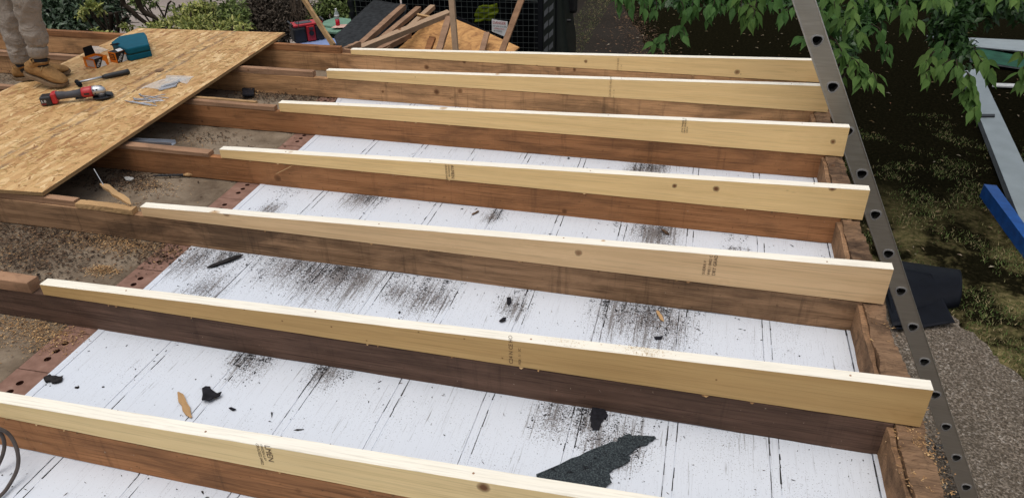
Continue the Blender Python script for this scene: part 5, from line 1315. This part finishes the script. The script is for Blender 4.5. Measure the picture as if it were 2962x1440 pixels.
MB().box(-L/2 + .01, L/2 - .01, -d_/2 + .008, d_/2 - .008, h_ + .001, h_ + .035).build('top_shell', REDP, o, bevel=.012)
MB().box(-L*.34, L*.16, -d_/2 + .05, d_/2 - .06, h_ + .0355, h_ + .042).build('top_tray', GREYP, o, bevel=.002)
for s2 in (-1, 1): MB().tube([(s2*L*.47,-.09,h_+.02),(s2*L*.52,-.09,h_+.055),(s2*L*.52,.09,h_+.055),(s2*L*.47,.09,h_+.02)], .014, 8).build('end_handle', BLACK, o, smooth=True)
MB().tube([(L*.06, -d_/2 - .006, .12), (L*.06, -d_/2 - .022, .12)], .035, 20).build('dial', BLACK, o)
MB().box(L*.0, L*.13, -d_/2 - .012, -d_/2 - .0065, .165, .2).build('display', GREYP, o)

# ------------------------------------------------------------------ foliage
def leaf_cloud(name, blobs, mat, parent, size, seed, lanceolate=2.4, outward=.5):
    """blobs: (centre, rx, ry, rz, n). each leaf: two folded triangles pairs"""
    r = np.random.RandomState(seed); V = []; F = []; base = 0
    for (c, rx, ry, rz, n) in blobs:
        d = r.normal(size=(n, 3)); d /= np.linalg.norm(d, axis=1)[:, None]; rr = r.rand(n) ** .45
        cl = r.normal(size=(max(3, n // 45), 3)); cl /= np.linalg.norm(cl, axis=1)[:, None]; ci = r.randint(0, len(cl), n)
        d2 = d * .45 + cl[ci] * .75; pos = np.array(c) + d2 * rr[:, None] * np.array([rx, ry, rz])
        dirs = d2 * outward + r.normal(size=(n, 3)) * .6 + np.array([0, 0, -.15]); dirs /= np.linalg.norm(dirs, axis=1)[:, None]
        sd_ = np.cross(dirs, r.normal(size=(n, 3)) * .5 + np.array([0, 0, 1.])); sd_ /= np.linalg.norm(sd_, axis=1)[:, None] + 1e-9
        nr = np.cross(sd_, dirs); s2 = (size * (.6 + .8 * r.rand(n)))[:, None]; w = s2 / lanceolate
        p0 = pos; p1 = pos + dirs * s2 * .45 + sd_ * w * .5 + nr * w * .18; p2 = pos + dirs * s2 - nr * s2 * .15; p3 = pos + dirs * s2 * .45 - sd_ * w * .5 + nr * w * .18; pm = pos + dirs * s2 * .5
        V.append(np.stack([p0, p1, p2, p3, pm], 1).reshape(-1, 3)); q_ = np.arange(n)[:, None] * 5 + base
        F.append(np.concatenate([q_ + np.array([[0,1,4]]), q_ + np.array([[1,2,4]]), q_ + np.array([[2,3,4]]), q_ + np.array([[3,0,4]])], 0)); base += n * 5
    V = np.concatenate(V); F = np.concatenate(F); me = bpy.data.meshes.new(name)
    me.vertices.add(len(V)); me.vertices.foreach_set('co', V.astype(np.float32).ravel()); me.loops.add(len(F) * 3); me.loops.foreach_set('vertex_index', F.astype(np.int32).ravel())
    me.polygons.add(len(F)); me.polygons.foreach_set('loop_start', np.arange(len(F), dtype=np.int32) * 3); me.update(calc_edges=True); me.materials.append(mat)
    o = bpy.data.objects.new(name, me); COL.objects.link(o); o.parent = parent; return o
def blob(px, pyy, rxp, ryp, Y, n, depth=None):
    p = py(px, pyy, Y); dep = (p - CP).dot(CF); rx = rxp / 1862. * dep; rz = ryp / 1862. * dep
    return (p, rx, depth or rx, rz, n)
def shrub(name, label, cat, blobs, mat, size, seed, base, stems, lanc=2.4, group='shrubs behind the roof'):
    t = thing(name, base, label, cat, group); B2 = [(Vector(c) - base, rx, ry, rz, n) for c, rx, ry, rz, n in blobs]
    leaf_cloud('foliage', B2, mat, t, size, seed, lanc)['kind'] = 'stuff'
    r = np.random.RandomState(seed + 1); m_ = MB()
    for i in range(stems):
        c = B2[i % len(B2)]; e = Vector(c[0]) + Vector(r.normal(size=3)) * c[1] * .5; s0 = Vector((r.uniform(-.15,.15), r.uniform(-.15,.15), 0)); md = s0.lerp(e, .5) + Vector(r.normal(size=3)) * .12
        m_.tube(smooth_pts([s0, md, e], 5), [.022 * (1 - .08 * k) + .004 for k in range(11)], 6)
    m_.build('stem', TWIG, t, smooth=True); return t
bs = lambda x, y: Vector((x, y, G))
shrub('laurel_shrub', 'dark green laurel shrub behind the standing person, upper left', 'shrub',
      [blob(170,35,95,60,5.6,4200,.6), blob(60,40,80,60,5.8,2600,.6), blob(250,30,55,50,5.8,2300,.5), blob(120,80,120,40,5.2,2600,.5), blob(-80,50,120,70,6.0,2500,.8), blob(180,-60,140,60,6.0,2500,.8)], DKLEAF, .075, 11, bs(-4.6, 5.9), 14)
shrub('variegated_shrub', 'small pale edged holly between the laurel and the bare branches', 'shrub',
      [blob(222,20,16,16,5.2,150,.12), blob(256,22,13,12,5.2,120,.1), blob(250,90,35,14,4.6,260,.2), blob(215,38,10,10,5.2,60,.1), blob(320,72,14,8,4.9,70,.1)], VARLEAF, .055, 12, bs(-3.6, 5.0), 8)
shrub('variegated_shrub', 'yellow green variegated shrub showing above the far edge of the chipboard', 'shrub',
      [blob(400,68,28,16,5.0,420,.25), blob(450,55,36,22,5.2,620,.3), blob(500,62,45,18,5.0,900,.3), blob(560,72,36,12,4.7,520,.25), blob(490,30,38,18,5.5,520,.3), blob(520,8,20,12,5.6,160,.2), blob(600,80,22,8,4.6,260,.2)], VARLEAF, .06, 13, bs(-2.9, 5.3), 14, 3.2)
shrub('green_shrub', 'loose mid green shrub above the yellow variegated one', 'shrub',
      [blob(560,25,45,32,6.1,1100,.35), blob(530,45,30,20,5.7,400,.2), blob(350,8,14,14,5.8,130,.1), blob(380,2,22,10,5.8,90,.15), blob(590,55,30,18,5.6,420,.3), blob(455,25,26,16,6.2,130,.3)], MIDLEAF, .065, 14, bs(-3.2, 6.1), 10)
shrub('dead_conifer', 'dark brown dead conifer hedge left of the red radio', 'conifer',
      [blob(660,35,60,55,9.2,7500,.5), blob(620,60,40,55,9.0,3600,.5), blob(730,40,40,55,9.2,4600,.5), blob(770,60,35,55,9.4,2600,.4), blob(700,-30,90,50,9.4,3000,.5), blob(680,90,60,30,8.9,3000,.4)], DEADLEAF, .07, 15, bs(-4.2, 9.3), 22, 4.0)
shrub('privet_hedge', 'bright olive green hedge behind the bottle and green bin', 'hedge',
      [blob(835,18,42,30,9.6,2300,.4), blob(880,30,30,26,9.6,1500,.4), blob(850,-20,60,30,9.8,1500,.5), blob(800,40,25,20,9.4,800,.3)], MIDLEAF, .07, 16, bs(-3.4, 9.7), 10)
# bare dark branches before the pale road
t = thing('bare_branches', bs(-3.9, 5.4), 'crooked dark bare branches against the pale road, upper left', 'branches', 'shrubs behind the roof'); O = t.location
R1 = lambda L: [((140 + x / 7.156) / 1.1503, (y / 7.156) / 1.1503) for x, y in L]
for pts_, r0 in (([(1520,-40),(1570,100),(1700,210),(1880,380),(2060,520),(2200,700)], .030), ([(1830,-40),(1900,130),(1990,260),(2170,350),(2200,420),(2140,620)], .034), ([(1290,280),(1300,420),(1300,560),(1310,720)], .028),
                 ([(1400,260),(1440,430),(1450,560),(1440,740)], .022), ([(1200,430),(1330,480),(1450,490)], .008), ([(1360,280),(1560,240),(1780,250),(2000,330)], .007), ([(1620,360),(1560,400),(1470,500)], .014), ([(1500,90),(1540,280),(1590,350)], .007),
                 ([(1480,550),(1700,480),(1880,470)], .005), ([(1640,480),(1610,640)], .006), ([(2480,90),(2430,280),(2410,380)], .010), ([(2300,210),(2450,240),(2560,230)], .005), ([(2480,90),(2540,30)], .012), ([(2200,420),(2260,400),(2180,350)], .024), ([(900,370),(1080,350),(1250,390)], .010), ([(520,300),(640,430),(800,380)], .012), ([(560,520),(620,440)], .010)):
    pp = [py(x, y, 5.4 + .002 * i) - O for i, (x, y) in enumerate(R1(pts_))]; sp2 = smooth_pts(pp, 5); k = len(sp2)
    MB().tube(sp2, [r0 * (1 - .3 * i / k) for i in range(k)], 7).build('branch', TWIG, t, smooth=True)
# grey twigs before the brown hedge
t = thing('bare_twigs', bs(-2.3, 5.2), 'thin pale grey twigs hanging before the brown hedge, left of the bottle', 'twigs'); O = t.location
for i in range(16):
    x0 = 728 + rng.uniform(0, 55); x1 = x0 + rng.uniform(-14, 10); a = py(x0, -6, 5.3); b = py(x1, rng.uniform(30, 80), 5.2); md = a.lerp(b, .5) + Vector(rng.normal(size=3)) * .03
    MB().tube([p - O for p in smooth_pts([a, md, b], 4)], .0035, 4).build('twig', BARKM, t)

# cherry tree: one leaf mesh shared by the big leaves, the rest of the crown as one mass
def leaf_mesh(seed):
    r = np.random.RandomState(seed); n = 6; v = []; f = []; bend = r.uniform(.15, .5); side = r.uniform(-.15, .15)
    prof = [0, .30, .44, .40, .25, .10, 0]
    for i in range(n + 1):
        t = i / n; w = prof[i] * .5 * .92; z = -bend * t * t * .5; y0_ = side * t * t
        v += [(t, y0_ - w, z + w * .35 + (.012 if i % 2 else 0)), (t, y0_, z), (t, y0_ + w, z + w * .35 + (.012 if i % 2 else 0))]
    for i in range(n):
        a = i * 3; f += [(a, a+3, a+4, a+1), (a+1, a+4, a+5, a+2)]
    me = bpy.data.meshes.new('leaf'); me.from_pydata(v, [], f); me.materials.append(LEAF); me.polygons.foreach_set('use_smooth', np.ones(len(f), dtype=bool)); me.update(); return me
LM = [leaf_mesh(s2) for s2 in range(5)]
TR = Vector((7.4, 9.6, G)); tree = thing('cherry_tree', TR, 'broad cherry tree whose leafy branches hang into the upper right', 'tree')
MB().tube([Vector((0,0,-.05)), Vector((.03,0,.4)), Vector((0,.05,1.6)), Vector((-.1,0,2.8)), Vector((-.2,-.1,4.0))], [.26,.19,.16,.14,.10], 16).build('trunk', BARKM, tree, smooth=True)
lb = MB()
for (ex, ey, ez) in ((-4.5,-4.2,3.6),(-3.0,-5.0,3.4),(-1.2,-4.8,3.2),(.8,-4.2,3.2),(-5.5,-1,4.0),(-3,3,4.2),(2,2,4.4),(2.5,-2,3.8),(-6,-3,3.7)):
    e = Vector((ex, ey, ez)); lb.tube(smooth_pts([Vector((-.08,0,2.4)), e * .4 + Vector((0,0,2.6)), e * .75 + Vector((0,0,1.0)), e], 6), [.09 * (1 - .85 * k / 18) for k in range(19)], 7)
lb.build('limb', BARKM, tree, smooth=True)
crown = []
for (x, y, z, r1, r2, n) in ((6.9,9.5,3.0,2.6,1.2,3600),(4.2,7.4,2.1,2.0,.8,2600),(3.6,10.2,2.8,2.2,1.1,3000),(8.8,7.2,2.6,2.2,1.0,2400),(6.2,6.0,1.9,1.9,.7,2400),(6.4,12.5,2.8,2.5,1.2,2600),(9.8,11,3,2.4,1.2,2000),(2.6,13,2.9,1.8,1.0,1600),(7.5,8.5,4.4,2.8,1.2,2200),(4.2,9,4.2,2.2,1,1600)):
    crown.append((Vector((x, y, z)) - TR, r1, r1, r2, n))
# darker leaf masses behind the big leaves
for (x, y, rx, ry, Y, n) in ((2020,6,60,18,6.4,240),(2080,20,40,35,6.6,200),(2150,70,45,45,6.2,260),(2190,20,50,30,6.4,240),(2340,-5,60,20,6.6,160),(2380,50,50,55,6.6,330),(2440,20,60,40,6.8,300),(2540,20,60,30,7.0,200),(2420,120,35,45,6.3,200),(1760,-6,160,22,6.2,420),(2250,-8,90,20,6.6,220),(2560,-10,80,30,6.4,200),(2130,120,26,40,5.6,120)):
    c = blob(x, y, rx, ry, Y, n, .35); crown.append((c[0] - TR, c[1], c[2], c[3], int(c[4] * (1.5 if c[1] < 1.2 else .6))))
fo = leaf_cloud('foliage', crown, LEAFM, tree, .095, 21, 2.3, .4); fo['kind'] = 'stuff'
# hanging sprays in view
TWG = MB(); leaves = []
def spray(x0, y0, x1, y1, Y, n, size=.138, spread=1.0, droop=.8):
    a = py(x0, y0, Y); b = py(x1, y1, Y - .15); r = rng; md = a.lerp(b, .5) + Vector(r.normal(size=3)) * .03; sp2 = smooth_pts([a, md, b], 6)
    TWG.tube([p - TR for p in sp2], [.006 * (1 - .7 * k / len(sp2)) for k in range(len(sp2))], 5)
    ax = (b - a).normalized()
    for i in range(n):
        t = (i + .5) / n; p = sp2[min(int(t * 12), 12)] + Vector(r.normal(size=3)) * .012; s2 = 1 if i % 2 else -1
        lat = Vector((s2 * .75, r.normal() * .45, 0)); d = ax * (.35 + .6 * t) + lat * (.75 * spread) * (1.1 - .75 * t) + Vector((0, -.15, -droop * .55)) + Vector(r.normal(size=3)) * .16
        leaves.append((p, d.normalized(), size * r.uniform(.72, 1.15)))
SPR = [ # zoom-region coordinates turned to picture points
 (1585,-25,1590,18,5.0,9),(1620,-20,1625,30,5.0,9),(1650,-15,1645,25,5.2,7),(1700,-20,1715,40,5.1,9),(1745,-20,1735,20,5.2,8),(1560,-30,1562,5,5.0,7),
 (1795,-20,1790,20,4.9,9),(1818,-25,1820,15,5.0,8),(1870,-20,1878,45,4.7,13),(1905,-15,1900,45,4.7,12),(1880,10,1890,58,4.6,12),(1925,-20,1935,10,5.0,8),(1842,-18,1848,22,5.0,9),
 (1700,64,1722,90,5.0,8),(1660,95,1640,102,5.0,5),(1682,90,1672,112,5.0,4),(1770,20,1778,55,5.4,5),(1985,20,1970,45,5.3,8),(2015,-10,2030,20,5.2,7),
 (2065,60,2050,105,5.0,8),(2035,75,2010,95,5.0,7),(2080,-20,2100,22,4.7,10),(2120,-20,2135,10,4.8,9),(2140,5,2150,45,4.6,11),(2110,50,2125,85,4.8,11),(2150,75,2170,100,4.8,9),
 (2100,100,2118,135,4.4,10),(2125,140,2165,170,4.3,13),(2165,168,2190,198,4.2,9),(2135,165,2110,190,4.4,8),(2185,175,2205,205,4.2,6),(2205,-20,2225,15,4.8,8),(2190,60,2210,90,5.2,7),
 (2280,-15,2285,40,4.8,12),(2265,20,2275,60,4.8,9),(2300,20,2305,55,4.9,6),(2340,-20,2345,0,5.0,6),(2380,-20,2385,8,5.0,6),(2215,110,2225,145,5.2,8),
 (2350,130,2330,165,4.9,9),(2375,105,2362,135,5.2,9),(2390,150,2372,185,4.9,8),(2345,170,2332,200,4.8,7),(2405,150,2420,200,4.6,13),(2430,180,2445,235,4.6,14),(2445,215,2450,275,4.5,14),(2415,225,2418,255,4.6,7),(2450,120,2480,160,5.0,8),(2470,150,2490,190,5.0,8),
 (2565,130,2572,175,4.8,9),(2545,-20,2550,5,5.0,6),(2480,-20,2490,10,5.2,6),(2560,180,2568,205,4.9,5),(2080,70,2092,100,4.9,7),(2060,20,2072,50,5.0,8),(2095,30,2110,60,5.0,8)]
for s2 in SPR: spray(*s2)
leaves.sort(key=lambda q_: (q_[0] - CP).dot(CF))
for i, (p, d, sz) in enumerate(leaves[:298]):
    x = d; up = Vector((rng.normal() * .35, rng.normal() * .35 - .35, 1)); y = up.cross(x).normalized(); z = x.cross(y); M = Matrix((x * sz, y * sz, z * sz)).transposed().to_4x4(); M.translation = p - TR
    o = bpy.data.objects.new('leaf', LM[i % 5]); COL.objects.link(o); o.parent = tree; o.matrix_local = M
v = []; f = []
for i, (p, d, sz) in enumerate(leaves[298:]):
    x = d; up = Vector((rng.normal() * .35, rng.normal() * .35 - .35, 1)); y = up.cross(x).normalized(); z = x.cross(y); me = LM[i % 5]; n0 = len(v)
    v += [p - TR + (x * q_.co.x + y * q_.co.y + z * q_.co.z) * sz for q_ in me.vertices]; f += [tuple(n0 + k for k in pl_.vertices) for pl_ in me.polygons]
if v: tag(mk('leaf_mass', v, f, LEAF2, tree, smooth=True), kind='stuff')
tag(TWG.build('twig', TWIG, tree, smooth=True), kind='stuff')
# added unseen hedge: backdrop far behind, and cuts side light on the ground
o = leaf_cloud('unseen_hedge', [(Vector((x, 24 + math.sin(x) * .5, G + 1.6)), 1.8, 1.2, 2.0, 900) for x in range(-24, 26, 2)] + [(Vector((13.5, y, G + 1.6)), 1.3, 1.6, 2.0, 900) for y in range(3, 24, 2)], DKLEAF, None, .22, 31)
tag(o, 'unseen dark hedge added along the far and right sides, backdrop and side light blocker', 'hedge', kind='stuff')

# grass, fallen leaves
def blades(n, x0, x1, y0, y1, test, hmax, seed):
    r = np.random.RandomState(seed); v = []; f = []
    for _ in range(n):
        X = r.uniform(x0, x1); Y = r.uniform(y0, y1)
        if not test(X, Y, r): continue
        h = hmax * r.uniform(.4, 1); a = r.uniform(0, 6.28); w = .003 + .003 * r.rand(); dx, dy = math.cos(a), math.sin(a); lx, ly = r.normal(size=2) * h * .6; i0 = len(v)
        v += [(X - dx*w, Y - dy*w, G), (X + dx*w, Y + dy*w, G), (X + lx, Y + ly, G + h)]; f.append((i0, i0+1, i0+2))
    return v, f
def conc_in(X, Y):
    if Y > c0.y + .2: return False
    return X < c0.x + (c0.y - Y) * ((c1.x - c0.x) / max(.01, c0.y - c1.y))
def gtest(X, Y, r):
    if conc_in(X, Y): return False
    d = mnoise.fractal(Vector((X * 1.7, Y * 1.7, 4.)), .7, 2.1, 4) + .22 - max(0, (Y - 6.0)) * .12
    return d > r.rand() * .7
v, f = blades(130000, 3.2, 8.5, 2.0, 9.5, gtest, .035, 41)
v2, f2 = blades(4200, -.3, 0.25, 9.5, 16, lambda X, Y, r: True, .05, 42); n0 = len(v); v += v2; f += [tuple(i + n0 for i in q_) for q_ in f2]
tag(mk('grass', v, f, GRASS), 'short patchy grass beside the concrete and truck', 'grass', kind='stuff')
v = []; f = []
for _ in range(900):
    X = rng.uniform(.5, 9.5); Y = rng.uniform(3.6, 15)
    if conc_in(X, Y): continue
    s2 = rng.uniform(.012, .038); a = rng.uniform(0, 6.28); dx, dy = math.cos(a), math.sin(a); w = s2 * rng.uniform(.25, .5); i0 = len(v); z = G + .02
    v += [(X - dx*s2, Y - dy*s2, z), (X - dy*w, Y + dx*w, z + .012), (X + dx*s2, Y + dy*s2, z + .006), (X + dy*w, Y - dx*w, z + .010), (X, Y, z + .002)]
    f += [(i0, i0+3, i0+4), (i0+3, i0+2, i0+4), (i0+2, i0+1, i0+4), (i0+1, i0, i0+4)]
tag(mk('fallen_leaves', v, f, FALLEN), 'scattered dry fallen leaves on the dark ground under the tree', 'leaves', kind='stuff')
pts = []
for _ in range(2600):
    t_ = rng.rand(); p = pz(1572, 30, G).lerp(pz(1645, 145, G), t_ * 1.3 - .2); pts.append((p.x + rng.normal() * .22, p.y + rng.normal() * .2, G + .014))
for _ in range(1600): pts.append((rng.uniform(-.1, 1.2), rng.uniform(9.5, 16), G + .014))
chips('path_litter', pts, .004, .022, BARK, seed=61, elong=2.2, h=.4, label='dark leaf litter and grit along the edges of the tarmac path')
# pebbles on the concrete
pts = [(rng.uniform(3.1, 7.0), rng.uniform(-.5, 4.2), G + .021) for _ in range(9000)]; pts = [p for p in pts if conc_in(p[0], p[1])]
PEB = isl('pebbles', [(0.0, (.07,.055,.04)), (.5, (.19,.15,.12)), (.9, (.30,.25,.20)), (1.0, (.45,.40,.35))], .9)
chips('loose_pebbles', pts, .002, .007, PEB, seed=51, elong=1.4, h=.7, label='small pebbles standing proud of the concrete surface')
